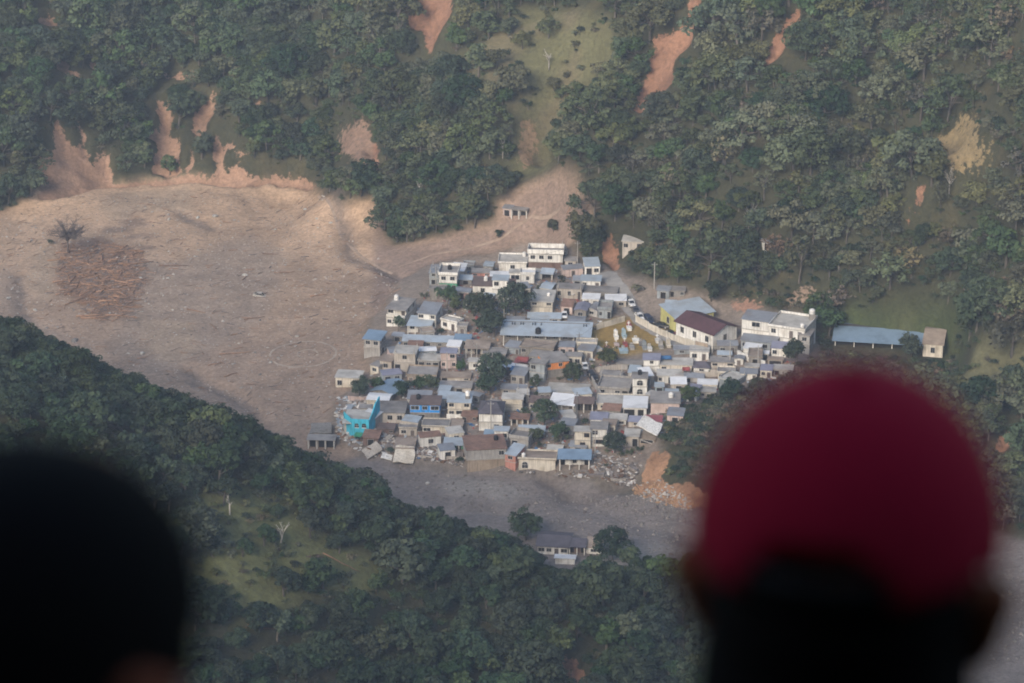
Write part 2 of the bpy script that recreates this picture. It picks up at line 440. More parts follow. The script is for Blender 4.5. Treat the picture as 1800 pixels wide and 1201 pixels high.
ROOF = dict(
    conc=roof_mat('concrete', (.28, .262, .245), rough=.9, noise=.3, scale=.5, bump=.02, stain=(.14, .128, .12)),
    pale=roof_mat('pale_concrete', (.47, .45, .41), rough=.9, noise=.28, scale=.5, bump=.02, stain=(.24, .22, .19)),
    tan=roof_mat('tan_concrete', (.31, .25, .20), rough=.9, noise=.3, scale=.5, bump=.02, stain=(.17, .135, .11)),
    tin=roof_mat('tin', (.40, .46, .51), rough=.5, noise=.14, scale=.6, metal=.15, stripes=1.6, stain=(.30, .30, .29)),
    grey=roof_mat('grey_tin', (.27, .285, .31), rough=.5, noise=.2, scale=.6, metal=.15, stripes=1.6, stain=(.22, .19, .17)),
    blue=roof_mat('blue_tin', (.22, .31, .41), rough=.5, noise=.12, scale=.6, metal=.1, stripes=1.6),
    white=roof_mat('white_tin', (.68, .69, .70), rough=.5, noise=.12, scale=.6, stripes=1.6),
    violet=roof_mat('violet_tin', (.27, .27, .34), rough=.5, noise=.15, scale=.6, metal=.1, stripes=1.6),
    maroon=roof_mat('maroon_tile', (.115, .055, .06), rough=.8, noise=.25, scale=.8, stripes=2.2),
    red=roof_mat('red_tin', (.33, .10, .11), rough=.6, noise=.25, scale=.8, stripes=1.6),
    brown=roof_mat('brown_tin', (.17, .125, .11), rough=.8, noise=.3, scale=.7, stripes=1.6),
    rust=roof_mat('rusty_tin', (.25, .15, .11), rough=.8, noise=.4, scale=.7, stripes=1.6),
    dark=roof_mat('dark_tin', (.11, .10, .115), rough=.7, noise=.3, scale=.7, stripes=1.6))
M_PANE = mat('window_dark', (.018, .02, .024), .25, .1, 1, rand=.3)
M_OPENING_SHADE = mat('opening_shade', (.02, .018, .017), .9, .2, 1)  # flat dark panel paints the shade inside open doorways and garages
M_FRAME = mat('window_frame', (.55, .53, .50), .6, .1, 1)
M_DOOR = mat('door_paint', (.12, .10, .09), .6, .2, 1, rand=.5)
M_COL = mat('column_paint', (.62, .60, .55), .8, .15, 1)
M_SLAB = mat('slab_edge', (.38, .355, .32), .9, .25, .7)
M_WHITE = mat('white_paint', (.72, .71, .68), .6, .12, 1)
M_BLACK = mat('black_plastic', (.015, .015, .017), .5, .1, 1)
M_WOOD = mat('weathered_wood', (.30, .18, .115), .9, .35, 2.0, rand=.4, stain=(.12, .08, .06))
M_BARK = mat('bark', (.115, .10, .085), .9, .3, 1.5, rand=.35)
M_PALE = mat('pale_bark', (.42, .39, .35), .9, .25, 1.5, rand=.2)
M_ROCK = mat('rock', (.30, .275, .25), .9, .3, .8, rand=.4, bump=.05)
M_METAL = mat('pole_metal', (.20, .20, .20), .5, .2, 1)
M_POLE = mat('concrete_pole', (.40, .38, .35), .9, .2, 1)
M_RUBBLE = mat('rubble_mix', (.33, .29, .26), .95, .6, .9, rand=.2, stain=(.15, .125, .11))

def foliage_mat(name, c1, c2, hue=.05):
    m = bpy.data.materials.new(name)
    m.use_nodes = True
    nt = m.node_tree; N, L = nt.nodes, nt.links
    b = N['Principled BSDF']
    b.inputs['Roughness'].default_value = .65
    b.inputs['Specular IOR Level'].default_value = .15
    at = N.new('ShaderNodeAttribute'); at.attribute_name = 'tint'
    oi = N.new('ShaderNodeObjectInfo')
    mx = N.new('ShaderNodeMix'); mx.data_type = 'RGBA'
    mx.inputs[6].default_value = tuple(c1) + (1,); mx.inputs[7].default_value = tuple(c2) + (1,)
    L.new(at.outputs['Fac'], mx.inputs[0])
    hs = N.new('ShaderNodeHueSaturation')
    mr = N.new('ShaderNodeMapRange'); mr.inputs['To Min'].default_value = .5 - hue; mr.inputs['To Max'].default_value = .5 + hue * .6
    L.new(oi.outputs['Random'], mr.inputs['Value']); L.new(mr.outputs[0], hs.inputs['Hue'])
    mf = N.new('ShaderNodeMath'); mf.operation = 'FRACT'
    ml = N.new('ShaderNodeMath'); ml.operation = 'MULTIPLY'; ml.inputs[1].default_value = 7.31
    L.new(oi.outputs['Random'], ml.inputs[0]); L.new(ml.outputs[0], mf.inputs[0])
    mv = N.new('ShaderNodeMapRange'); mv.inputs['To Min'].default_value = .62; mv.inputs['To Max'].default_value = 1.3
    L.new(mf.outputs[0], mv.inputs['Value']); L.new(mv.outputs[0], hs.inputs['Value'])
    ms = N.new('ShaderNodeMath'); ms.operation = 'FRACT'
    mt = N.new('ShaderNodeMath'); mt.operation = 'MULTIPLY'; mt.inputs[1].default_value = 23.7
    L.new(oi.outputs['Random'], mt.inputs[0]); L.new(mt.outputs[0], ms.inputs[0])
    mq = N.new('ShaderNodeMapRange'); mq.inputs['To Min'].default_value = .6; mq.inputs['To Max'].default_value = 1.1
    L.new(ms.outputs[0], mq.inputs['Value']); L.new(mq.outputs[0], hs.inputs['Saturation'])
    L.new(mx.outputs[2], hs.inputs['Color'])
    L.new(hs.outputs[0], b.inputs['Base Color'])
    MATS[name] = m
    return m
FOL = dict(
    dark=foliage_mat('foliage_dark', (.018, .036, .018), (.046, .078, .034)),
    mid=foliage_mat('foliage_mid', (.030, .053, .021), (.074, .106, .042)),
    olive=foliage_mat('foliage_olive', (.062, .076, .034), (.118, .136, .060)),
    grey=foliage_mat('foliage_grey', (.070, .074, .048), (.120, .120, .078)),
    dry=foliage_mat('foliage_dry', (.10, .080, .045), (.19, .16, .09)))

# ---------------------------------------------------------------- terrain mesh
C = np.zeros(Z.shape + (3,))
def paint(mask, colr, n=1, strength=1.0):
    w = (blur(mask, n) * strength)[..., None]
    C[:] = C * (1 - w) + np.array(colr) * w
nz = fbm(GX, GY, 14, 300)[..., None]
nz2 = fbm(GX, GY, 5, 310)[..., None]
forest_floor = np.array((.050, .050, .027)) * (1 + .35 * nz) + np.array((.05, .03, .012)) * np.clip(nz2 - .15, 0, 1)
C[:] = forest_floor
paint(M['pasture'], (.122, .118, .058), 4)
paint(M['pasture'] & (fbm(GX, GY, 10, 91) > .12), (.15, .125, .075), 2, .7)
paint(M['green'], (.07, .095, .034), 3)
paint(M['green'] & (fbm(GX, GY, 9, 88) > .1), (.085, .085, .04), 2, .7)
paint(M['rightgrass'], (.12, .115, .06), 4)
paint(M['slopegrass'], (.125, .13, .055), 3)
paint(M['village'], (.235, .193, .158), 3)
mudc = np.array((.255, .195, .15)) * np.ones(Z.shape + (3,))
tt = np.clip((PY0 - 330) / 300, 0, 1)[..., None]                 # mud paler and warmer by the hill foot, darker towards the river
mudc = np.array((.47, .325, .215)) * (1 - tt) + np.array((.295, .215, .158)) * tt
mudc = mudc * (1 + .22 * nz + .12 * nz2)
w = blur(M['mud'], 2)[..., None]
C[:] = C * (1 - w) + mudc * w
gully = (M['mud'] & (PX0 > 655))
paint(gully, (.225, .165, .135), 4, .85)
paint(M['greybank'] & M['mud'], (.22, .192, .168), 6, .3)
paint(M['gravel'] & M['mud'], (.225, .195, .168), 6, .42)
paint(M['wet'] & (fbm(GX, GY * 2.5, 9, 95) > -.12), (.17, .125, .10), 1, .7)
sand = (inside(PXW, PYW, [(165, 345), (330, 328), (340, 375), (250, 372), (195, 388)]) | inside(PXW, PYW, [(250, 560), (340, 570), (352, 620), (300, 640), (250, 612)]) | inside(PXW, PYW, [(60, 440), (100, 430), (110, 500), (70, 540), (45, 500)])) & M['mud']
paint(sand, (.35, .265, .19), 3, .7)
logs = inside(PXW, PYW, [(110, 425), (180, 415), (245, 440), (250, 500), (225, 545), (170, 560), (100, 495)]) & M['mud']
paint(logs, (.25, .155, .105), 3, .8)
rivc = np.array((.195, .168, .152)) * (1 + .10 * nz + .10 * nz2)
w = blur(M['river'], 2)[..., None]
C[:] = C * (1 - w) + rivc * w
paint(M['bar'], (.235, .215, .195), 3, .9)
paint(M['bar2'], (.225, .21, .195), 3, .9)
paint(M['cem'], (.31, .205, .06), 2, .95)
paint(M['cem'] & (fbm(GX, GY, 8, 77) > .22), (.13, .13, .045), 2, .7)
scarc = np.where((PX0 < 600)[..., None], np.array((.30, .188, .127)), np.array((.265, .145, .092))) * (1 + .25 * nz + .3 * nz2)
cliffc = np.array((.33, .19, .11)) * (1 + .35 * nz2 + .3 * fbm(GX, GY, 4, 333)[..., None])
bare = scar | M['cliff'] | M['clearing'] | M['clearing2'] | M['brown'] | M['bank'] | M['bank2']
BAREC = np.where(M['cliff'][..., None], cliffc, scarc)
for k_, c_ in (('clearing', (.25, .19, .10)), ('clearing2', (.26, .18, .11)), ('brown', (.24, .16, .115)), ('bank', (.28, .20, .145)), ('bank2', (.32, .19, .135))):
    BAREC = np.where(M[k_][..., None], np.array(c_) * (1 + .2 * nz2), BAREC)
for _ in range(4):                                   # carry the bare colour a little past its edge so that the torn outline can eat into it
    g = np.pad(np.where(bare[..., None], BAREC, 0), ((1, 1), (1, 1), (0, 0))); h_ = np.pad(bare.astype(float), 1)
    num = sum(g[a:a + bare.shape[0], b_:b_ + bare.shape[1]] for a in range(3) for b_ in range(3)); den = sum(h_[a:a + bare.shape[0], b_:b_ + bare.shape[1]] for a in range(3) for b_ in range(3))
    grown = (den > 0) & ~bare
    BAREC = np.where(grown[..., None], num / np.maximum(den, 1)[..., None], BAREC); bare = bare | grown
BAREM = .92 * blur(scar | M['cliff'], 1) + .75 * blur(M['clearing'] | M['clearing2'] | M['brown'] | M['bank'] | M['bank2'], 3)
for pts, wid in (([(585, 355), (602, 400), (625, 440), (660, 462), (706, 492)], 1.6), ([(330, 640), (430, 700), (470, 745)], 1.8), ([(955, 845), (985, 858), (1030, 862), (1090, 845), (1130, 815)], 2.0), ([(35, 480), (35, 530), (70, 590), (120, 620)], 1.5), ([(320, 365), (370, 385)], 2)):
    d = line_dist(pts)
    w = (np.exp(-(d / wid) ** 2) * fine * .7)[..., None]
    C[:] = C * (1 - w) + np.array((.13, .108, .095)) * w
C = np.clip(C, .01, .9)

m = bpy.data.materials.new('ground')
m.use_nodes = True
N, L = m.node_tree.nodes, m.node_tree.links
b = N['Principled BSDF']
b.inputs['Roughness'].default_value = .92
b.inputs['Specular IOR Level'].default_value = .2
at = N.new('ShaderNodeAttribute'); at.attribute_name = 'soil'
tc = N.new('ShaderNodeTexCoord')
def nnode(scale, detail=6, rough=.65):
    n = N.new('ShaderNodeTexNoise'); n.inputs['Scale'].default_value = scale; n.inputs['Detail'].default_value = detail; n.inputs['Roughness'].default_value = rough
    L.new(tc.outputs['Object'], n.inputs['Vector']); return n
na, nb = nnode(.9, 8, .75), nnode(.12, 5)
def rng_(sock, lo, hi, a=.3, c=.7):
    r = N.new('ShaderNodeMapRange'); r.inputs['From Min'].default_value = a; r.inputs['From Max'].default_value = c
    r.inputs['To Min'].default_value = lo; r.inputs['To Max'].default_value = hi; L.new(sock, r.inputs['Value']); return r.outputs[0]
mu = N.new('ShaderNodeMath'); mu.operation = 'MULTIPLY'
L.new(rng_(na.outputs['Fac'], .58, 1.40), mu.inputs[0]); L.new(rng_(nb.outputs['Fac'], .84, 1.16), mu.inputs[1])
sc_ = N.new('ShaderNodeVectorMath'); sc_.operation = 'SCALE'
ab = N.new('ShaderNodeAttribute'); ab.attribute_name = 'bare_soil'
am = N.new('ShaderNodeAttribute'); am.attribute_name = 'bare'
ne = nnode(.55, 7, .7)
aa = N.new('ShaderNodeMath'); aa.operation = 'MULTIPLY_ADD'; aa.inputs[1].default_value = 2.0; aa.inputs[2].default_value = -1.0
L.new(ne.outputs['Fac'], aa.inputs[0])
a2 = N.new('ShaderNodeMath'); a2.operation = 'ADD'; L.new(aa.outputs[0], a2.inputs[0]); L.new(am.outputs['Fac'], a2.inputs[1])
mxs = N.new('ShaderNodeMix'); mxs.data_type = 'RGBA'
L.new(rng_(a2.outputs[0], 0, 1, .44, .56), mxs.inputs[0]); L.new(at.outputs['Color'], mxs.inputs[6]); L.new(ab.outputs['Color'], mxs.inputs[7])
mpf = N.new('ShaderNodeMapping'); mpf.inputs['Scale'].default_value = (.10, .42, .3); mpf.inputs['Rotation'].default_value = (0, 0, .25)
L.new(tc.outputs['Object'], mpf.inputs['Vector'])
nf = N.new('ShaderNodeTexNoise'); nf.inputs['Scale'].default_value = 1.0; nf.inputs['Detail'].default_value = 7; nf.inputs['Roughness'].default_value = .7; nf.inputs['Distortion'].default_value = .8
L.new(mpf.outputs[0], nf.inputs['Vector'])
mu2 = N.new('ShaderNodeMath'); mu2.operation = 'MULTIPLY'
L.new(mu.outputs[0], mu2.inputs[0]); L.new(rng_(nf.outputs['Fac'], .95, 1.07, .35, .65), mu2.inputs[1]); mu = mu2
L.new(mxs.outputs[2], sc_.inputs[0]); L.new(mu.outputs[0], sc_.inputs['Scale'])
L.new(sc_.outputs[0], b.inputs['Base Color'])
bp = N.new('ShaderNodeBump'); bp.inputs['Strength'].default_value = .8; bp.inputs['Distance'].default_value = .5
L.new(na.outputs['Fac'], bp.inputs['Height']); L.new(bp.outputs[0], b.inputs['Normal'])
M_GROUND = m

nx, ny = Z.shape
dzx = np.gradient(Z, gx, axis=0); dzy = np.gradient(Z, gy, axis=1)
NRM = np.stack([-dzx, -dzy, np.ones_like(Z)], -1)
NRM /= np.linalg.norm(NRM, axis=-1, keepdims=True)
VERT = np.stack([GX, GY, Z], -1).reshape(-1, 3)
ii, jj = np.meshgrid(np.arange(nx - 1), np.arange(ny - 1), indexing='ij')
quad = np.stack([ii * ny + jj, (ii + 1) * ny + jj, (ii + 1) * ny + jj + 1, ii * ny + jj + 1], -1).reshape(-1, 4)
zone = np.zeros(Z.shape, int)
zone[M['mud']] = 1; zone[M['river']] = 2; zone[M['village']] = 3; zone[is_near] = 4
zone[~fine & (GY < 650)] = 4
zf = zone[:-1, :-1].reshape(-1)
cflat, nflat = C.reshape(-1, 3), NRM.reshape(-1, 3)

def mesh_from(name, v, f, mats, tint=None, smooth=False):
    me = bpy.data.meshes.new(name)
    me.from_pydata([tuple(p) for p in v] if not isinstance(v, np.ndarray) else v.tolist(), [], f if not isinstance(f, np.ndarray) else f.tolist())
    for q in mats:
        me.materials.append(q)
    if smooth:
        me.shade_smooth()
    return me

for k, nm in ((0, 'far_hillside'), (1, 'mud_field'), (2, 'river_bed'), (3, 'village_ground'), (4, 'near_hillside')):
    q = quad[zf == k]
    used, inv = np.unique(q, return_inverse=True)
    me = bpy.data.meshes.new(nm)
    me.from_pydata(VERT[used].tolist(), [], inv.reshape(-1, 4).tolist())
    a = me.color_attributes.new('soil', 'FLOAT_COLOR', 'POINT')
    a.data.foreach_set('color', np.c_[cflat[used], np.ones(len(used))].ravel().astype(np.float32))
    a = me.color_attributes.new('bare_soil', 'FLOAT_COLOR', 'POINT')
    a.data.foreach_set('color', np.c_[BAREC.reshape(-1, 3)[used], np.ones(len(used))].ravel().astype(np.float32))
    a = me.attributes.new('bare', 'FLOAT', 'POINT')
    a.data.foreach_set('value', BAREM.reshape(-1)[used].astype(np.float32))
    me.shade_smooth()
    me.normals_split_custom_set_from_vertices(nflat[used].tolist())
    me.materials.append(M_GROUND)
    o = bpy.data.objects.new(nm, me)
    o['kind'] = 'structure'
    col.objects.link(o)

# ---------------------------------------------------------------- builders
class MB:
    """collects shapes; build() links them as ONE mesh object"""
    def __init__(s): s.v, s.f, s.m = [], [], []
    def poly(s, pts, faces, mi=0):
        o = len(s.v); s.v += [tuple(p) for p in pts]
        s.f += [tuple(i + o for i in f) for f in faces]; s.m += [mi] * len(faces); return s
    def box(s, x0, x1, y0, y1, z0, z1, mi=0):
        return s.poly([(x0, y0, z0), (x1, y0, z0), (x1, y1, z0), (x0, y1, z0), (x0, y0, z1), (x1, y0, z1), (x1, y1, z1), (x0, y1, z1)],
                      [(0, 3, 2, 1), (4, 5, 6, 7), (0, 1, 5, 4), (1, 2, 6, 5), (2, 3, 7, 6), (3, 0, 4, 7)], mi)
    def tube(s, pts, rad, n=6, mi=0, caps=True):
        pts = [Vector(p) for p in pts]
        if not hasattr(rad, '__len__'): rad = [rad] * len(pts)
        rings = []
        for i, p in enumerate(pts):
            d = (pts[min(i + 1, len(pts) - 1)] - pts[max(i - 1, 0)])
            d = d.normalized() if d.length > 1e-6 else Vector((0, 0, 1))
            a = d.cross(Vector((0, 0, 1)))
            if a.length < .05: a = d.cross(Vector((1, 0, 0)))
            a.normalize(); c = d.cross(a)
            rings.append([p + (a * math.cos(t) + c * math.sin(t)) * rad[i] for t in [2 * math.pi * k / n for k in range(n)]])
        vs_ = [q for r in rings for q in r]
        fs = [(i * n + k, i * n + (k + 1) % n, (i + 1) * n + (k + 1) % n, (i + 1) * n + k) for i in range(len(pts) - 1) for k in range(n)]
        if caps:
            fs += [tuple(range(n - 1, -1, -1)), tuple((len(pts) - 1) * n + k for k in range(n))]
        return s.poly(vs_, fs, mi)
    def lathe(s, prof, n=10, c=(0, 0), mi=0):
        vs_ = [(c[0] + r * math.cos(2 * math.pi * k / n), c[1] + r * math.sin(2 * math.pi * k / n), z) for r, z in prof for k in range(n)]
        fs = [(i * n + k, i * n + (k + 1) % n, (i + 1) * n + (k + 1) % n, (i + 1) * n + k) for i in range(len(prof) - 1) for k in range(n)]
        fs += [tuple(range(n - 1, -1, -1)), tuple((len(prof) - 1) * n + k for k in range(n))]
        return s.poly(vs_, fs, mi)
    def rock(s, c, r, rg, mi=0, flat=.65):
        bmr = bmesh.new(); bmesh.ops.create_icosphere(bmr, subdivisions=1, radius=1)
        k = [rg.uniform(.7, 1.25) for _ in bmr.verts]
        a = rg.uniform(0, 6.28); sx, sy = rg.uniform(.75, 1.3), rg.uniform(.75, 1.3)
        vs_ = []
        for q, kk in zip(bmr.verts, k):
            x, y, z = q.co.x * sx * kk, q.co.y * sy * kk, q.co.z * flat * kk
            vs_.append((c[0] + r * (x * math.cos(a) - y * math.sin(a)), c[1] + r * (x * math.sin(a) + y * math.cos(a)), c[2] + r * z))
        fs = [tuple(q.index for q in f.verts) for f in bmr.faces]
        bmr.free()
        return s.poly(vs_, fs, mi)
    def mesh(s, name, mats, smooth=False):
        me = bpy.data.meshes.new(name)
        me.from_pydata(s.v, [], s.f)
        for q in (mats if isinstance(mats, (list, tuple)) else [mats]):
            me.materials.append(q)
        if any(s.m):
            me.polygons.foreach_set('material_index', s.m)
        if smooth: me.shade_smooth()
        return me
    def build(s, name, mats, parent=None, smooth=False):
        o = bpy.data.objects.new(name, s.mesh(name, mats, smooth))
        col.objects.link(o)
        if parent: o.parent = parent
        return o

def tag(o, label=None, cat=None, group=None, kind=None):
    if label: o['label'] = label
    if cat: o['category'] = cat
    if group: o['group'] = group
    if kind: o['kind'] = kind
    return o
def empty(name, loc, rz=0.0):
    o = bpy.data.objects.new(name, None)
    col.objects.link(o)
    o.location = [float(c) for c in loc]; o.rotation_euler = (0, 0, rz); o.empty_display_size = .5
    return o
def child(name, me, parent, loc=(0, 0, 0), rz=0.0, sc=(1, 1, 1)):
    o = bpy.data.objects.new(name, me)
    col.objects.link(o)
    o.parent = parent; o.location = loc; o.rotation_euler = (0, 0, rz); o.scale = sc
    return o
def copy_tree(o, parent=None):
    c = o.copy(); col.objects.link(c); c.parent = parent
    for ch in list(o.children): copy_tree(ch, c)
    return c
def px_scale(p):
    """photograph pixels per metre, and the downward view angle, at a point"""
    d = np.asarray(p) - CAM
    depth = d[1] * CP - d[2] * SP
    return FPX / depth, math.atan2(-d[2], math.hypot(d[0], d[1]))

# ---------------------------------------------------------------- houses
WIN_ME = {}
def opening_mesh(kind, fm, pm):
    """a window, door, arch or garage of 1 x 1 m, scaled per use; proud frame, recessed pane"""
    key = (kind, fm.name, pm.name)
    if key in WIN_ME: return WIN_ME[key]
    q = MB()
    if kind == 'a':
        n = 8
        pro = [(-.5, 0)] + [(-.5 * math.cos(math.pi * t / n), .55 + .45 * math.sin(math.pi * t / n)) for t in range(n + 1)] + [(.5, 0)]
        q.poly([(x, -.03, z) for x, z in pro], [tuple(range(len(pro)))], 1)
        for (x0, z0), (x1, z1) in zip(pro[:-1], pro[1:]):
            k = 1.18
            q.poly([(x0, -.09, z0), (x1, -.09, z1), (x1 * k, -.09, z1 * 1.08), (x0 * k, -.09, z0 * 1.08), (x0 * k, 0, z0 * 1.08), (x1 * k, 0, z1 * 1.08), (x1, 0, z1), (x0, 0, z0)],
                   [(0, 1, 2, 3), (3, 2, 5, 4), (0, 7, 6, 1)], 0)
        q.box(-.02, .02, -.06, -.031, 0, .98, 0); q.box(-.5, .5, -.06, -.032, .52, .57, 0)
    elif kind in 'wW':
        q.box(-.5, .5, -.02, .1, 0, 1, 1)
        q.box(-.56, -.5, -.08, .1, -.06, 1.06, 0); q.box(.5, .56, -.08, .1, -.06, 1.06, 0)
        q.box(-.5, .5, -.08, .1, 1.0, 1.06, 0); q.box(-.5, .5, -.11, .1, -.06, 0, 0)
        q.box(-.02, .02, -.05, -.021, 0, 1, 0)
    elif kind == 'd':
        q.box(-.5, .5, -.02, .1, 0, 1, 1)
        q.box(-.57, -.5, -.07, .1, 0, 1.03, 0); q.box(.5, .57, -.07, .1, 0, 1.03, 0); q.box(-.5, .5, -.07, .1, 1.0, 1.03, 0)
    else:
        q.box(-.5, .5, -.03, .05, 0, 1, 1)
        q.box(-.53, -.5, -.1, .1, 0, 1.04, 0); q.box(.5, .53, -.1, .1, 0, 1.04, 0); q.box(-.5, .5, -.1, .1, 1, 1.04, 0)
    WIN_ME[key] = q.mesh({'d': 'door', 'g': 'garage_opening', 'o': 'doorway'}.get(kind, 'window'), [fm, pm])
    return WIN_ME[key]

def put_openings(root, spec, z0, h, length, place, fm):
    n = len(spec)
    for i, ch in enumerate(spec):
        if ch == ' ': continue
        step = length / n
        ww = {'w': min(1.25, step * .62), 'W': min(2.3, step * .8), 'a': min(1.5, step * .7), 'd': min(1.0, step * .6), 'g': min(3.2, step * .92), 'o': min(1.5, step * .75)}[ch]
        hh = {'w': .42 * h, 'W': .44 * h, 'a': .62 * h, 'd': .76 * h, 'g': .8 * h, 'o': .8 * h}[ch]
        zb = {'w': .34 * h, 'W': .33 * h, 'a': .12 * h, 'd': .0, 'g': 0, 'o': 0}[ch]
        u = (i + .5) * step
        p, rz = place(u)
        nm = {'d': 'door', 'g': 'garage_opening', 'o': 'doorway'}.get(ch, 'window')
        pm = {'d': M_DOOR, 'g': M_OPENING_SHADE, 'o': M_OPENING_SHADE}.get(ch, M_PANE)
        child(nm, opening_mesh(ch, fm, pm), root, (p[0], p[1], z0 + zb + .02), rz, (ww, 1, hh))

def roof_part(root, kind, w, d, h, mt, rise, over, edge):
    q = MB()
    x0, x1, y0, y1 = -w / 2 - over, w / 2 + over, -over, d + over
    t = .16
    if kind in ('flat', 'parapet'):
        q.box(x0, x1, y0, y1, h, h + t)
        r = q.build('roof', mt, root)
        if kind == 'parapet':
            a, ph = .14, edge
            p = MB()
            p.box(x0, x1, y0, y0 + a, h + t + .002, h + t + ph); p.box(x0, x1, y1 - a, y1, h + t + .002, h + t + ph)
            p.box(x0, x0 + a, y0 + a, y1 - a, h + t + .002, h + t + ph - .01); p.box(x1 - a, x1, y0 + a, y1 - a, h + t + .002, h + t + ph - .01)
            p.build('parapet', root['_wm'] if False else PARA[0], root)
        return r
    t = .09
    def sheet(pts):
        n = len(pts)
        q.poly(list(pts) + [(x, y, z - t) for x, y, z in pts], [tuple(range(n)), tuple(range(2 * n - 1, n - 1, -1))] + [(i, i + n, (i + 1) % n + n, (i + 1) % n) for i in range(n)])
    if kind == 'shed':
        sheet([(x0, y0, h + .1), (x1, y0, h + .1), (x1, y1, h + .1 + rise), (x0, y1, h + .1 + rise)])
    elif kind == 'shedx':
        sheet([(x0, y0, h + .1), (x1, y0, h + .1 + rise), (x1, y1, h + .1 + rise), (x0, y1, h + .1)])
    elif kind == 'gablex':
        ym = d / 2
        sheet([(x0, y0, h + .1), (x1, y0, h + .1), (x1, ym, h + .1 + rise), (x0, ym, h + .1 + rise)])
        sheet([(x0, ym + .01, h + .1 + rise), (x1, ym + .01, h + .1 + rise), (x1, y1, h + .1), (x0, y1, h + .1)])
    elif kind == 'gabley':
        sheet([(x0, y0, h + .1), (0, y0, h + .1 + rise), (0, y1, h + .1 + rise), (x0, y1, h + .1)])
        sheet([(.01, y0, h + .1 + rise), (x1, y0, h + .1), (x1, y1, h + .1), (.01, y1, h + .1 + rise)])
    elif kind == 'hip':
        ym, e = d / 2, min(w * .3, d / 2)
        a, bb = (-w / 2 + e, ym, h + .1 + rise), (w / 2 - e, ym, h + .1 + rise)
        sheet([(x0, y0, h + .1), (x1, y0, h + .1), bb, a]); sheet([(x1, y1, h + .1), (x0, y1, h + .1), a, bb])
        sheet([(x0, y1, h + .1), (x0, y0, h + .1), a]); sheet([(x1, y0, h + .1), (x1, y1, h + .1), bb])
    return q.build('roof', mt, root)
PARA = [None]
HOUSES = {}
FACADES = []
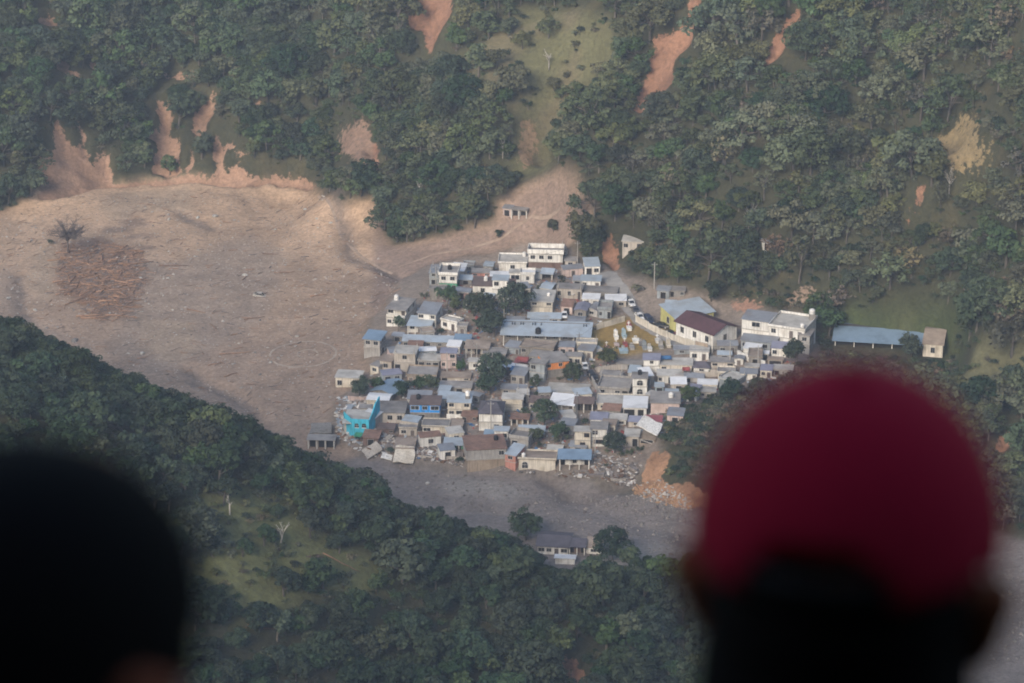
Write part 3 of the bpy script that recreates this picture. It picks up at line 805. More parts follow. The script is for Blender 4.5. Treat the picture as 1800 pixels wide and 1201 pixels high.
def H(label, x0, x1, yb, ye, yr, yaw=-10, roof='flat', wc='white', rc='conc', fr=('w',), sd=(), sl=(), porch=0.0, cols=0, sb=None, over=.3, pitch=12, w=None, d=None, h=None,
      frame=None, name='house', cat='house', group=None, para=.8, key=None, rail=False, base=None, past=PAST, dz=0.0, band=None, rebar=0):
    """one building. x0..x1 its front, yb base, ye eave, yr far roof edge, measured in the photograph and turned into metres where it stands"""
    P = ground((x0 + x1) / 2, yb, past)
    s, phi = px_scale(P)
    ps = math.radians(yaw)
    w = w or (x1 - x0) / s / math.cos(ps)
    h = h or (yb - ye) / (s * math.cos(phi))
    dv = (ye - yr) / s
    tp = math.tan(math.radians(pitch))
    if d is None:
        if roof in ('flat', 'parapet', 'none'): d = dv / math.sin(phi)
        elif roof == 'shed': d = dv / (math.sin(phi) + tp * math.cos(phi))
        elif roof in ('gablex', 'hip'): d = dv / (.5 * math.sin(phi) + .5 * tp * math.cos(phi))
        else: d = dv / math.sin(phi)
        d = max(d * math.cos(ps) ** .5, 1.8)
    rise = {'shed': d * tp, 'gablex': d / 2 * tp, 'hip': d / 2 * tp, 'gabley': w / 2 * tp, 'shedx': w * tp}.get(roof, 0)
    root = empty(name, (P[0], P[1], P[2] + dz), ps)
    tag(root, label, cat, group)
    wm = WALL[wc]; PARA[0] = wm
    fm = WALL[frame] if frame else M_FRAME
    n = max(len(fr), 1)
    sh = h / n
    sb = list(sb) if sb else [0.0] * n
    if porch: sb[0] = porch
    for k in range(n):
        q = MB()
        za, zb_ = (-2.5 if k == 0 else k * sh + .14), (k + 1) * sh
        q.box(-w / 2, w / 2, sb[k], d, za, zb_)
        if k == n - 1 and roof in ('gabley', 'shed', 'gablex', 'shedx'):
            if roof == 'gabley':
                q.poly([(-w / 2, sb[k], zb_ + .002), (w / 2, sb[k], zb_ + .002), (0, sb[k], zb_ + rise), (-w / 2, d, zb_ + .002), (w / 2, d, zb_ + .002), (0, d, zb_ + rise)], [(0, 1, 2), (5, 4, 3), (0, 2, 5, 3), (1, 4, 5, 2)])
            elif roof == 'shed':
                q.poly([(-w / 2, 0, zb_ + .002), (w / 2, 0, zb_ + .002), (w / 2, d, zb_ + .002), (-w / 2, d, zb_ + .002), (w / 2, d, zb_ + rise), (-w / 2, d, zb_ + rise)], [(1, 2, 4), (0, 5, 3), (3, 5, 4, 2), (0, 1, 4, 5)])
            elif roof == 'gablex':
                q.poly([(-w / 2, 0, zb_ + .002), (-w / 2, d, zb_ + .002), (-w / 2, d / 2, zb_ + rise), (w / 2, 0, zb_ + .002), (w / 2, d, zb_ + .002), (w / 2, d / 2, zb_ + rise)], [(0, 2, 1), (3, 4, 5), (0, 3, 5, 2), (1, 2, 5, 4)])
            else:
                q.poly([(-w / 2, 0, zb_), (w / 2, 0, zb_), (w / 2, 0, zb_ + rise), (-w / 2, d, zb_), (w / 2, d, zb_), (w / 2, d, zb_ + rise)], [(0, 1, 2), (3, 5, 4), (1, 4, 5, 2), (0, 2, 5, 3)])
        wmk = WALL[band] if (band and k == 0) else wm
        q.build('wall', wmk, root)
        if k < n - 1:
            MB().box(-w / 2 - .12, w / 2 + .12, min(sb[k], sb[k + 1]) - .15, d + .1, zb_ + .001, zb_ + .139).build('floor_slab', M_SLAB, root)
        if len(fr) > k: put_openings(root, fr[k], k * sh + (.15 if k else 0), sh, w, lambda u, kk=k: ((-w / 2 + u, sb[kk], 0), 0.0), fm)
        if len(sd) > k: put_openings(root, sd[k], k * sh + (.15 if k else 0), sh, d - sb[k], lambda u, kk=k: ((w / 2, sb[kk] + u, 0), math.pi / 2), fm)
        if len(sl) > k: put_openings(root, sl[k], k * sh + (.15 if k else 0), sh, d - sb[k], lambda u, kk=k: ((-w / 2, d - u, 0), -math.pi / 2), fm)
        if sb[k] > .4 and (cols or k == 0):
            nc = cols or 3
            cm = MB().box(-.13, .13, -.13, .13, k * sh - (1.5 if k == 0 else 0), (k + 1) * sh).mesh('column', M_COL)
            for i in range(nc):
                child('column', cm, root, (-w / 2 + .15 + (w - .3) * i / max(nc - 1, 1), .15, 0))
        if sb[k] > .4 and k > 0:
            MB().box(-w / 2, w / 2, .02, .14, k * sh + .14, k * sh + .95).box(-w / 2, -w / 2 + .12, .141, sb[k] - .01, k * sh + .14, k * sh + .94).box(w / 2 - .12, w / 2, .141, sb[k] - .01, k * sh + .14, k * sh + .94).build('balcony_wall', wm, root)
    if roof != 'none':
        roof_part(root, roof, w, d, h, ROOF[rc], rise, over, para)
    for i in range(rebar):
        q = MB(); x = -w / 2 + .3 + (w - .6) * (i % 2); y = .3 + (d - .6) * (i // 2)
        q.box(x - .14, x + .14, y - .14, y + .14, h + .161, h + .7)
        for sx in (-.08, .08): q.tube([(x + sx, y, h + .7), (x + sx * 1.3, y + .03, h + 1.5)], .025, 4)
        q.build('column_stub', M_SLAB, root)
    info = dict(root=root, w=w, d=d, h=h, P=P, yaw=ps)
    if key: HOUSES[key] = info
    cx_, cy_ = project(P[0], P[1], P[2]); wd = w * s * math.cos(ps) / 2
    FACADES.append((float(cx_) - wd, float(cx_) + wd, float(cy_) - h * s * .93, float(cy_)))
    return info

TANK_ME = {}
def tank(hs, u, v, label, black=False, r=.6, tall=1.3, lift=.0):
    """a water tank standing on a roof"""
    k = (black, r, tall)
    if k not in TANK_ME:
        TANK_ME[k] = (MB().lathe([(r * .98, .0), (r, .05), (r, tall * .3), (r * .97, tall * .33), (r, tall * .36), (r, tall * .78), (r * .8, tall * .92), (r * .3, tall)], 12).mesh('tank_body', M_BLACK if black else M_WHITE, True),
                      MB().lathe([(r * .28, tall), (r * .28, tall + .08), (r * .2, tall + .12)], 10).mesh('lid', M_BLACK if black else M_WHITE))
    i = hs; p = Vector((-i['w'] / 2 + u * i['w'], v * i['d'], i['h'] + .17 + lift))
    p = Matrix.Rotation(i['yaw'], 3, 'Z') @ p + i['root'].location
    o = empty('water_tank', p)
    tag(o, label, 'water tank', 'rooftop water tanks')
    a, c = TANK_ME[k]
    child('tank_body', a, o); child('lid', c, o)
    if lift > 0:
        MB().box(-r, r, -r, r, -lift, -.002).build('tank_stand', WALL['block'], o)
    return o

# ---------------------------------------------------------------- trees
def leaves_mesh(rg, clumps, per, size, squash=.8):
    """leaf-sized faces over many clumps; tint follows each leaf's own age, a little different per clump"""
    v, t = [], []
    for (c, r) in clumps:
        n = max(8, int(per * r * r))
        d = rg.normal(size=(n, 3)); d /= np.linalg.norm(d, axis=1)[:, None]
        d[:, 2] = np.where(d[:, 2] < -.35, -d[:, 2], d[:, 2])
        rad = r * rg.uniform(.55, 1.08, n)[:, None]
        p = np.array(c) + d * rad * np.array((1, 1, squash))
        nr = d * .9 + rg.normal(size=(n, 3)) * .34 + np.array((0, 0, .35))
        nr /= np.linalg.norm(nr, axis=1)[:, None]
        a = np.cross(nr, rg.normal(size=(n, 3))); a /= np.linalg.norm(a, axis=1)[:, None] + 1e-9
        bb = np.cross(nr, a)
        s1 = (size * rg.uniform(.6, 1.3, n))[:, None]; s2 = s1 * rg.uniform(.5, .9, n)[:, None]
        v.append(np.stack([p - a * s1, p - bb * s2, p + a * s1, p + bb * s2], 1).reshape(-1, 3))
        t.append(np.repeat(np.clip(rg.uniform(.15, .8) + rg.normal(size=n) * .11, 0, 1), 4))
    return np.concatenate(v), np.concatenate(t)

def tree_form(seed, kind):
    rg = np.random.default_rng(seed)
    tr = MB()
    cl = []
    if kind == 'round':        # broad, dense, nearly down to the ground
        hh, rw = rg.uniform(7, 8.5), rg.uniform(3.6, 4.4)
        n, per, size = 32, 30, .35
        for _ in range(n):
            a, e = rg.uniform(0, 6.28), rg.uniform(-.75, 1)
            q = math.sqrt(max(0, 1 - e * e * .9)) * rg.uniform(.55, .92)
            cl.append(((rw * q * math.cos(a), rw * q * math.sin(a), hh * .56 + e * hh * .34), rg.uniform(.95, 1.6)))
        cl.append(((0, 0, hh * .55), rw * .55))
        th = hh * .5
    elif kind == 'spread':     # umbrella-like tiers with gaps
        hh, rw = rg.uniform(7, 9), rg.uniform(4.3, 5.4)
        n, per, size = 30, 30, .34
        for _ in range(n):
            a, q = rg.uniform(0, 6.28), math.sqrt(rg.uniform(.02, 1))
            cl.append(((rw * q * math.cos(a), rw * q * math.sin(a), hh * (.92 - .40 * q * q) + rg.uniform(-1.6, .5)), rg.uniform(.85, 1.5)))
        th = hh * .62
    elif kind == 'oak':        # uneven lobes
        hh, rw = rg.uniform(6.5, 9), rg.uniform(3, 3.9)
        n, per, size = 32, 30, .34
        lob = [(rg.uniform(-.5, .5) * rw, rg.uniform(-.5, .5) * rw, hh * rg.uniform(.32, .82)) for _ in range(5)]
        for i in range(n):
            l = lob[i % 5]
            d = rg.normal(size=3); d /= np.linalg.norm(d)
            k = rg.uniform(.6, 1.0) * rw * .55
            cl.append(((l[0] + d[0] * k, l[1] + d[1] * k, l[2] + d[2] * k * .7), rg.uniform(.75, 1.35)))
        th = hh * .5
    elif kind == 'sparse':     # thin grey-green crown showing its branches
        hh, rw = rg.uniform(7.5, 10), rg.uniform(2.8, 3.6)
        n, per, size = 30, 20, .3
        for _ in range(n):
            a, q = rg.uniform(0, 6.28), rg.uniform(.2, 1)
            cl.append(((rw * q * math.cos(a), rw * q * math.sin(a), hh * (.42 + .55 * rg.uniform(0, 1) * (1.1 - q * .5))), rg.uniform(.6, 1.1)))
        th = hh * .7
    else:                      # bush
        hh, rw = rg.uniform(2.0, 3.0), rg.uniform(1.6, 2.3)
        n, per, size = 9, 24, .26
        for _ in range(n):
            a, q = rg.uniform(0, 6.28), rg.uniform(0, .85)
            cl.append(((rw * q * math.cos(a), rw * q * math.sin(a), hh * .45 + rg.uniform(-.4, .5)), rg.uniform(.6, 1.0)))
        th = hh * .4
    v, t = leaves_mesh(rg, cl, per, size)
    lean = rg.uniform(-.5, .5, 2)
    r0 = .07 + hh * .022
    tr.tube([(0, 0, -1.0), (0, 0, .2), (lean[0] * .4, lean[1] * .4, th * .5), (lean[0], lean[1], th)], [r0 * 1.35, r0, r0 * .8, r0 * .5], 7)
    order = rg.permutation(len(cl))[:9 if kind != 'bush' else 4]
    for i in order:
        c = cl[i][0]
        z0 = th * rg.uniform(.45, .95); f = z0 / th
        m_ = ((lean[0] * f + c[0]) * .5, (lean[1] * f + c[1]) * .5, (z0 + c[2]) * .5 - .2)
        tr.tube([(lean[0] * f, lean[1] * f, z0), m_, c], [r0 * .45, r0 * .3, r0 * .12], 5)
    return dict(v=v, t=t, trunk=tr, h=hh, r=rw, kind=kind)

def crown_mesh(fm, mt):
    n = len(fm['v']) // 4
    me = bpy.data.meshes.new('crown')
    me.from_pydata(fm['v'].tolist(), [], np.arange(n * 4).reshape(-1, 4).tolist())
    a = me.attributes.new('tint', 'FLOAT', 'POINT'); a.data.foreach_set('value', fm['t'].astype(np.float32))
    me.materials.append(mt)
    return me

KINDS = [('round', 'dark'), ('round', 'mid'), ('round', 'dark'), ('spread', 'olive'), ('spread', 'mid'), ('spread', 'olive'), ('oak', 'dark'), ('oak', 'mid'), ('oak', 'olive'), ('oak', 'mid'), ('sparse', 'grey'), ('sparse', 'olive'), ('sparse', 'dry'),
         ('bush', 'mid'), ('bush', 'olive'), ('bush', 'dark'), ('bush', 'dry')]
FORMS = []
wood_col = bpy.data.collections.new('tree_forms')
for i, (k, f) in enumerate(KINDS):
    fm = tree_form(100 + i * 7, k)
    fm['fol'] = f
    fm['crown'] = crown_mesh(fm, FOL[f])
    fm['stem'] = fm['trunk'].mesh('trunk', M_BARK, True)
    n = len(fm['v'])
    allv = np.r_[fm['v'], np.array(fm['trunk'].v)]
    me = bpy.data.meshes.new('wood_tree')
    me.from_pydata(allv.tolist(), [], np.arange(n).reshape(-1, 4).tolist() + [tuple(q + n for q in g) for g in fm['trunk'].f])
    a = me.attributes.new('tint', 'FLOAT', 'POINT'); a.data.foreach_set('value', np.r_[fm['t'], np.zeros(len(allv) - n)].astype(np.float32))
    me.materials.append(FOL[f]); me.materials.append(fm['stem'].materials[0])
    me.polygons.foreach_set('material_index', [0] * (n // 4) + [1] * len(fm['trunk'].f))
    o = bpy.data.objects.new('form_%02d' % i, me)
    wood_col.objects.link(o)
    FORMS.append(fm)

def tree(i, p, sc, rz, label, group=None, name='tree', cat='tree', sz=None):
    fm = FORMS[i]
    o = empty(name, p, rz)
    o.scale = (sc, sc, sz or sc)
    tag(o, label, cat, group)
    child('trunk', fm['stem'], o)
    child('crown', fm['crown'], o)
    return o

def scatter(name, pts, label, cat):
    """a wood that reads as one mass: the tree forms instanced over points"""
    me = bpy.data.meshes.new(name)
    me.from_pydata([tuple(float(c) for c in p[:3]) for p in pts], [], [])
    for nm, ty, vals in (('form', 'INT', [p[3] for p in pts]), ('turn', 'FLOAT_VECTOR', [c for p in pts for c in (0, 0, p[4])]), ('size', 'FLOAT_VECTOR', [c for p in pts for c in (p[5], p[5], p[6])])):
        a = me.attributes.new(nm, ty, 'POINT')
        a.data.foreach_set('vector' if ty == 'FLOAT_VECTOR' else 'value', vals)
    o = bpy.data.objects.new(name, me); col.objects.link(o)
    ng = bpy.data.node_groups.get('scatter_forms')
    if ng is None:
        ng = bpy.data.node_groups.new('scatter_forms', 'GeometryNodeTree')
        ng.interface.new_socket('Geometry', in_out='INPUT', socket_type='NodeSocketGeometry')
        ng.interface.new_socket('Geometry', in_out='OUTPUT', socket_type='NodeSocketGeometry')
        n = ng.nodes; l = ng.links
        gi, go = n.new('NodeGroupInput'), n.new('NodeGroupOutput')
        ci = n.new('GeometryNodeCollectionInfo'); ci.inputs['Collection'].default_value = wood_col
        ci.inputs['Separate Children'].default_value = True; ci.inputs['Reset Children'].default_value = True
        ip = n.new('GeometryNodeInstanceOnPoints'); ip.inputs['Pick Instance'].default_value = True
        def na_(nm, ty):
            q = n.new('GeometryNodeInputNamedAttribute'); q.data_type = ty; q.inputs['Name'].default_value = nm; return q.outputs['Attribute']
        er = n.new('FunctionNodeEulerToRotation')
        l.new(gi.outputs[0], ip.inputs['Points']); l.new(ci.outputs[0], ip.inputs['Instance'])
        l.new(na_('form', 'INT'), ip.inputs['Instance Index']); l.new(na_('turn', 'FLOAT_VECTOR'), er.inputs[0]); l.new(er.outputs[0], ip.inputs['Rotation'])
        l.new(na_('size', 'FLOAT_VECTOR'), ip.inputs['Scale']); l.new(ip.outputs[0], go.inputs[0])
    md = o.modifiers.new('scatter', 'NODES'); md.node_group = ng
    tag(o, label, cat, None, 'stuff')
    return o

# ---------------------------------------------------------------- the buildings, one by one
# --- edge of the mud, back to front
a = H('white two-storey house with a balcony and a white tank, beside the mud', 679, 712, 574, 545, 523, -17, 'flat', 'white', 'conc', ('w w', 'W d'), ('w', 'ww'), sb=(0, 1.3), key='balcony')
tank(a, .12, .75, 'white water tank on the white balcony house beside the mud', r=.7, tall=1.6)
H('pale house with a sloping grey tin roof torn open, behind the porch house', 735, 766, 577, 552, 531, -15, 'shed', 'white', 'grey', ('w w', 'W w'), ('ww', 'w'), pitch=8)
H('low porch house with a blue-grey tin roof, in front of the torn-roof house', 716, 756, 588, 574, 556, -12, 'shed', 'white', 'tin', ('wdw',), porch=1.6, cols=4, pitch=8)
H('two-storey grey house with a blue tin roof standing alone in the mud', 640, 668, 627, 597, 581, -16, 'shed', 'grey', 'blue', ('   ', 'ww'), ('wgw', 'www'), pitch=6, over=.45)
H('lean-to shack of tin beside the blue-roofed house in the mud', 690, 707, 600, 591, 585, -14, 'shed', 'block', 'grey', ('o',), name='shack', cat='shack')
H('long low building with a pale tin roof, below the porch house', 708, 798, 611, 601, 590, -5, 'shed', 'block', 'tin', ('w d w w d',), pitch=7)
H('small cream house with a blue-grey roof at the end of the long low building', 799, 826, 611, 599, 588, -6, 'shed', 'cream', 'blue', (' w',), pitch=8)
H('tan flat-roofed house with a columned front, left of the long school roof', 818, 858, 628, 613, 599, -5, 'flat', 'beige', 'tan', ('wow',), porch=2.0, cols=5, over=.35)
H('beige rough-plastered two-storey house at the mud edge, below the long low building', 693, 730, 654, 622, 608, -8, 'flat', 'beige', 'pale', ('o w', ' w '), ('w', 'w'), rebar=4)
H('pink-white upper room with a grey roof standing above its neighbours', 775, 802, 648, 621, 612, -4, 'shed', 'pink', 'violet', ('w w', ' w'), pitch=5)
H('low unfinished house cluttered with tin scraps, left of the pink-white room', 735, 772, 650, 634, 623, -6, 'flat', 'grey', 'pale', ('owo',), rebar=3)
H('grey flat-roofed house with a brown wall, in front of the unfinished houses', 716, 766, 676, 661, 645, -5, 'parapet', 'tan', 'conc', ('dwow',), para=.35)
H('broken cream house with an open front sunk in the mud, left of the village', 590, 633, 681, 661, 648, -8, 'flat', 'cream', 'pale', ('w o',), ('o',), dz=-.6, key='sunk')
H('gabled tin-roofed house leaning at the mud edge beside round shrubs', 655, 690, 700, 690, 668, -28, 'gabley', 'block', 'blue', ('o',), pitch=16, over=.5)
H('white-green two-storey house with a green ground floor, at the back corner', 772, 803, 512, 484, 468, -6, 'parapet', 'white', 'conc', ('wdw', 'ww'), band='green', key='greenbase')
H('grey unfinished block tower beside the green-based house', 755, 771, 500, 480, 466, -6, 'flat', 'bluegrey', 'grey', ('o', 'w'), rebar=4)
H('small hut with a blue-grey roof, right of the green-based house', 808, 829, 500, 492, 484, -4, 'shed', 'block', 'tin', ('o',))
a = H('white house with a brown roof and one dark window, near the back row', 831, 866, 519, 503, 487, -5, 'flat', 'white', 'brown', (' w ',), key='brownroof')
H('tall white house with a pale blue roof, beside the brown-roofed house', 866, 892, 525, 493, 484, -7, 'shed', 'white', 'tin', (' w', 'w '), ('w', 'w'), pitch=5)
H('white room with an orange-trimmed roof, behind the brown-roofed house', 862, 894, 492, 487, 478, -3, 'flat', 'white', 'white', ('w',), band='orange')
H('low house behind the brown-roofed house with a reddish wall', 830, 861, 487, 480, 473, -3, 'flat', 'salmon', 'conc', ('w w',))
H('small sunken house with a blue roof and red side wall among the trees', 846, 862, 535, 527, 515, -20, 'shed', 'brown', 'tin', ('o',))
a = H('white flat-roofed house at the very back, beside the widest white house', 877, 925, 477, 463, 448, -3, 'parapet', 'white', 'pale', (' w ',), para=.4, key='backwhite')
a = H('widest white two-storey house with three windows, at the very back', 929, 989, 476, 447, 437, -4, 'parapet', 'white', 'conc', ('     ', 'www '), ('w', 'w'), para=1.3, band='brown', key='backtall')
H('white shop front with a dark doorway, below the back white house', 896, 915, 497, 480, 474, -3, 'flat', 'white', 'pale', ('W',))
H('white walled house, right of the dark doorway shop front', 916, 939, 498, 482, 475, -3, 'parapet', 'white', 'white', (' w ',), para=.5)
H('white lean-to wall beside the blue-roofed carport', 939, 952, 490, 479, 473, -3, 'flat', 'white', 'pale', (' ',), name='shed', cat='shed')
H('open carport with a blue-grey tin roof, below the widest white house', 951, 971, 492, 482, 472, -10, 'shed', 'dark', 'tin', ('o',), porch=2.2, cols=2, name='carport', cat='carport')
H('small plastered house right of the widest white house', 993, 1012, 470, 459, 452, -6, 'flat', 'beige', 'conc', ('w',))
H('white house with a pale blue roof at the head of the street', 1022, 1055, 507, 494, 484, -5, 'shed', 'white', 'tin', ('w d',), pitch=8)
H('grey tin annex left of the pale blue roof at the street head', 1008, 1021, 502, 493, 485, -5, 'shed', 'bluegrey', 'grey', ('o',), name='shed', cat='shed')
H('cream house with a stepped pale roof and yellow tank, behind the school', 933, 971, 550, 531, 510, -6, 'flat', 'cream', 'pale', (' ', 'w w'), ('', 'w'), key='yellowtank')
tank(HOUSES['yellowtank'], .75, .5, 'small yellow-topped tank on the cream house behind the school', r=.5, tall=.9)
H('grey block house with a flat roof, behind the small gables', 979, 1022, 526, 508, 499, -8, 'flat', 'beige', 'conc', ('w w d',), rebar=2)
H('weathered flat roofs of a low house beside the street top', 1024, 1083, 522, 514, 504, -8, 'flat', 'block', 'conc', ('o w',))
H('violet-grey gabled house, left one of the pair behind the school', 1010, 1030, 560, 546, 533, -12, 'gabley', 'block', 'violet', ('w',), pitch=18)
H('grey gabled house with white trim, right one of the pair behind the school', 1030, 1050, 556, 545, 531, -30, 'gabley', 'grey', 'grey', ('w',), pitch=18)
H('grey concrete house with open terrace, above the cemetery corner', 1052, 1074, 560, 545, 533, -6, 'parapet', 'bluegrey', 'conc', ('w o',))
H('second smaller pale tin roof directly behind the school', 928, 985, 567, 560, 550, -3, 'shed', 'grey', 'tin', ('w w',), pitch=10, name='school_annex', cat='building')
a = H('long school building with a wide pale blue roof and white columns', 884, 1034, 606, 590, 566, -5, 'shed', 'block', 'tin', ('wdwwdwwdw',), porch=2.4, cols=7, over=.8, pitch=10, name='school_building', cat='school', key='school')
H('yellow house with a large blue-grey roof beside the maroon roof', 1190, 1252, 579, 556, 530, 27, 'shed', 'yellow', 'tin', ('w d w',), (), ('w',), pitch=8, d=8.5, h=4.2, w=12.0, over=.5)
H('chapel-like hall with a maroon roof and white gable wall', 1254, 1294, 606, 588, 560, 43, 'gabley', 'white', 'maroon', ('w',), (), ('www',), w=9.2, d=14, h=4.0, pitch=22, over=.6, name='hall', cat='building')
H('grey tin shack on the slope above the yellow house', 1155, 1176, 525, 511, 503, -14, 'shed', 'bluegrey', 'grey', ('o',), name='shack', cat='shack')
H('low grey shack with an open front, right of the tin shack on the slope', 1177, 1203, 522, 511, 504, -6, 'flat', 'block', 'conc', ('o w',), name='shack', cat='shack')
H('pale ruined house half hidden by trees above the village', 1094, 1130, 441, 425, 415, -8, 'flat', 'beige', 'pale', ('w o',), past=900)
H('small bluish hut below the tin shack on the slope', 1170, 1187, 544, 535, 528, -8, 'shed', 'paleblue', 'tin', ('o',), name='shack', cat='hut')
# --- right-hand terrace
H('white upper house with a grey roof, left half of the terrace row', 1304, 1352, 598, 574, 556, -20, 'shed', 'white', 'grey', ('   ', ' W '), pitch=5, h=5.6)
a = H('white two-storey house with a flat terrace roof and corner turret', 1352, 1412, 612, 584, 558, -22, 'parapet', 'white', 'pale', ('  w', 'w dd'), ('w', ' '), h=5.6, para=.6, key='turret')
H('long grey-roofed row of rooms below the white terrace houses', 1303, 1362, 616, 601, 589, -16, 'shed', 'bluegrey', 'grey', ('wdwwd',), pitch=8)
H('small white house with a blue-grey roof and red corner, below the terrace row', 1356, 1390, 628, 613, 601, -12, 'shed', 'white', 'violet', ('w d',), pitch=8)
H('white block at the end of the terrace with a blank wall', 1404, 1422, 622, 590, 586, -18, 'flat', 'grey', 'conc', (' ', 'w'), d=5)
H('tan flat-roofed shed below the small white house', 1350, 1375, 641, 633, 628, -8, 'flat', 'tan', 'tan', ('g',), name='shed', cat='shed')
H('tiny white kiosk among the clutter below the terrace row', 1340, 1350, 633, 622, 618, -8, 'flat', 'white', 'white', ('o',), name='kiosk', cat='kiosk')
H('cream shed wall at the lane below the terrace row', 1310, 1333, 658, 645, 640, -6, 'flat', 'cream', 'pale', (' ',), name='shed', cat='shed')
a = H('long open shed with a blue-grey roof and white posts in the meadow', 1468, 1634, 613, 603, 572, -9, 'shed', 'dark', 'blue', ('        ',), porch=6.0, cols=6, pitch=13, over=.7, name='shed', cat='shed', key='longshed', past=850)
H('beige gabled house with a brown roof at the end of the long open shed', 1622, 1656, 628, 606, 578, -12, 'gablex', 'cream', 'tan', (' w ',), ('w ',), pitch=14, over=.3, past=850)
# --- middle of the village
H('grey tin-roofed house at the left front of the school', 888, 913, 622, 611, 599, -24, 'shed', 'bluegrey', 'grey', ('w d',), pitch=8)
H('wide brown-grey flat roof house in front of the school', 915, 972, 625, 612, 599, -12, 'parapet', 'block', 'tan', ('w d w',), para=.3)
H('house with a grey flat roof joined behind the orange house', 930, 962, 640, 628, 616, -18, 'flat', 'block', 'conc', ('w w',))
H('orange two-storey house with two dark windows by the street', 960, 1000, 662, 637, 622, 18, 'flat', 'orange', 'conc', ('   ', 'w w '), (), (), band='block', d=7)
H('blue-grey plastered house with a small window, left of the orange house', 931, 957, 671, 640, 632, -18, 'flat', 'bluegrey', 'conc', ('  ', 'w '), ('d', 'w'))
H('white shed roof with a blue tarp below, beside the big dark tree', 893, 923, 655, 647, 640, -20, 'shed', 'block', 'white', ('o',), name='shed', cat='shed')
H('low house with a red-brown tin sheet roof, left of the blue-grey house', 906, 926, 645, 638, 631, -8, 'shed', 'brown', 'red', ('o',))
H('small white plaster house with a doorway, left of the big dark tree', 824, 848, 650, 637, 630, -5, 'flat', 'white', 'pale', ('w',))
H('grey flat-roofed house behind the big dark tree', 850, 888, 632, 622, 612, -8, 'flat', 'grey', 'conc', ('w w',))
H('low grey flat-roofed house, upper of two terraces above the cream house', 775, 826, 670, 664, 655, -4, 'flat', 'beige', 'tan', ('o  w',))
H('low beige terrace house, lower of two terraces above the cream house', 773, 828, 690, 682, 671, -3, 'flat', 'beige', 'conc', ('w o ',))
a = H('bright blue house with white-trimmed windows above an open garage', 721, 773, 740, 712, 696, -3, 'flat', 'blue', 'brown', (' g  ', 'WwW'), band='block', frame='white', key='bright')
H('beige house with a grey flat roof, left of the bright blue house', 660, 711, 744, 726, 706, -3, 'flat', 'beige', 'conc', ('dww',), key='greyflat')
H('cream house with a pale blue tin roof, right of the bright blue house', 787, 827, 732, 708, 692, -4, 'shed', 'cream', 'tin', ('wow', 'w w'), pitch=6, key='creamtin')
H('grey-green flat-roofed low house below the bright blue house', 743, 788, 762, 750, 738, -4, 'parapet', 'cream', 'conc', ('W  ',), para=.25)
H('tan flat-roofed annex beside the grey-green low house', 790, 812, 760, 750, 739, -4, 'flat', 'tan', 'tan', (' ',))
H('brown courtyard house between the cream house and the dark hip roof', 812, 838, 742, 732, 722, -6, 'flat', 'brown', 'rust', ('o w',))
H('white house with a dark hipped roof behind a utility pole', 842, 883, 757, 728, 707, -4, 'hip', 'white', 'dark', (' w', '   '), pitch=20)
H('beige house with a rounded upper wall, above the pillared tan house', 883, 918, 722, 702, 692, -6, 'flat', 'cream', 'pale', ('  ', ' '), ('w', ''))
H('tan house with pale pillars on its upper floor, right of the dark hipped roof', 898, 929, 748, 737, 728, -4, 'flat', 'tan', 'rust', ('o o',), porch=1.2, cols=4)
H('low house with a pale tin roof, right of the rounded beige house', 882, 924, 694, 685, 676, -8, 'shed', 'grey', 'grey', ('w o',))
H('pale slab-roofed house with a stone-strewn roof, behind the bright white roof', 962, 1032, 694, 690, 675, -8, 'flat', 'beige', 'pale', ('ow w',))
H('large house with a bright white tin roof and dark porch', 966, 1008, 728, 712, 692, -12, 'shed', 'beige', 'white', ('w d',), pitch=8, porch=1.8, cols=3)
H('dark open-fronted porch wing of the bright white roof house', 1010, 1042, 726, 710, 698, -6, 'shed', 'dark', 'brown', ('o o',), porch=1.8, cols=3, pitch=8)
H('brown-roofed wing left of the bright white roof', 930, 965, 722, 709, 697, -12, 'shed', 'beige', 'brown', ('w w',), pitch=6)
H('grey flat-roofed corner house at the street bend', 1052, 1105, 694, 684, 664, -10, 'parapet', 'grey', 'conc', ('w wo',), para=.5)
a = H('white tower house with two arched windows', 1112, 1137, 695, 666, 655, -2, 'flat', 'white', 'conc', ('a', 'a'), ('', 'w'), frame='white', key='arch')
H('grey block house at the street bend, behind the corner house', 1055, 1092, 671, 660, 652, -10, 'flat', 'grey', 'conc', ('ow ',), rebar=4)
H('small tower room with a violet-grey roof above the beige wall', 1131, 1159, 655, 633, 622, -3, 'shed', 'white', 'violet', (' ', ' w '), pitch=5)
H('grey low house left of the small violet-roofed tower room', 1085, 1128, 650, 640, 633, -4, 'flat', 'grey', 'conc', ('w o w',))
H('long cream house with a pale flat roof, right of the violet-roofed tower', 1160, 1216, 655, 642, 630, -3, 'flat', 'cream', 'pale', ('w  d',))
H('white courtyard house with red cloth by its door, below the long cream house', 1156, 1200, 674, 661, 650, -2, 'flat', 'white', 'pale', ('w o d',))
H('small house with a dark hipped roof at the lane end', 1219, 1247, 655, 647, 636, -8, 'hip', 'white', 'dark', ('w',), pitch=24)
H('grey tin-roofed shack right of the cemetery wall', 1185, 1212, 623, 615, 608, -4, 'shed', 'bluegrey', 'grey', ('w',), name='shack', cat='shack')
H('pale blue shack on posts below the courtyard house', 1152, 1166, 690, 680, 675, -2, 'shed', 'paleblue', 'tin', ('o',), name='shack', cat='shack')
H('low tin sheds along the lane right of the courtyard house', 1204, 1236, 672, 664, 656, -4, 'shed', 'grey', 'grey', ('o w',), name='shed', cat='shed')
H('beige wall house at the far lane end above the big tree', 1250, 1290, 646, 637, 629, -4, 'flat', 'beige', 'conc', ('w o',))
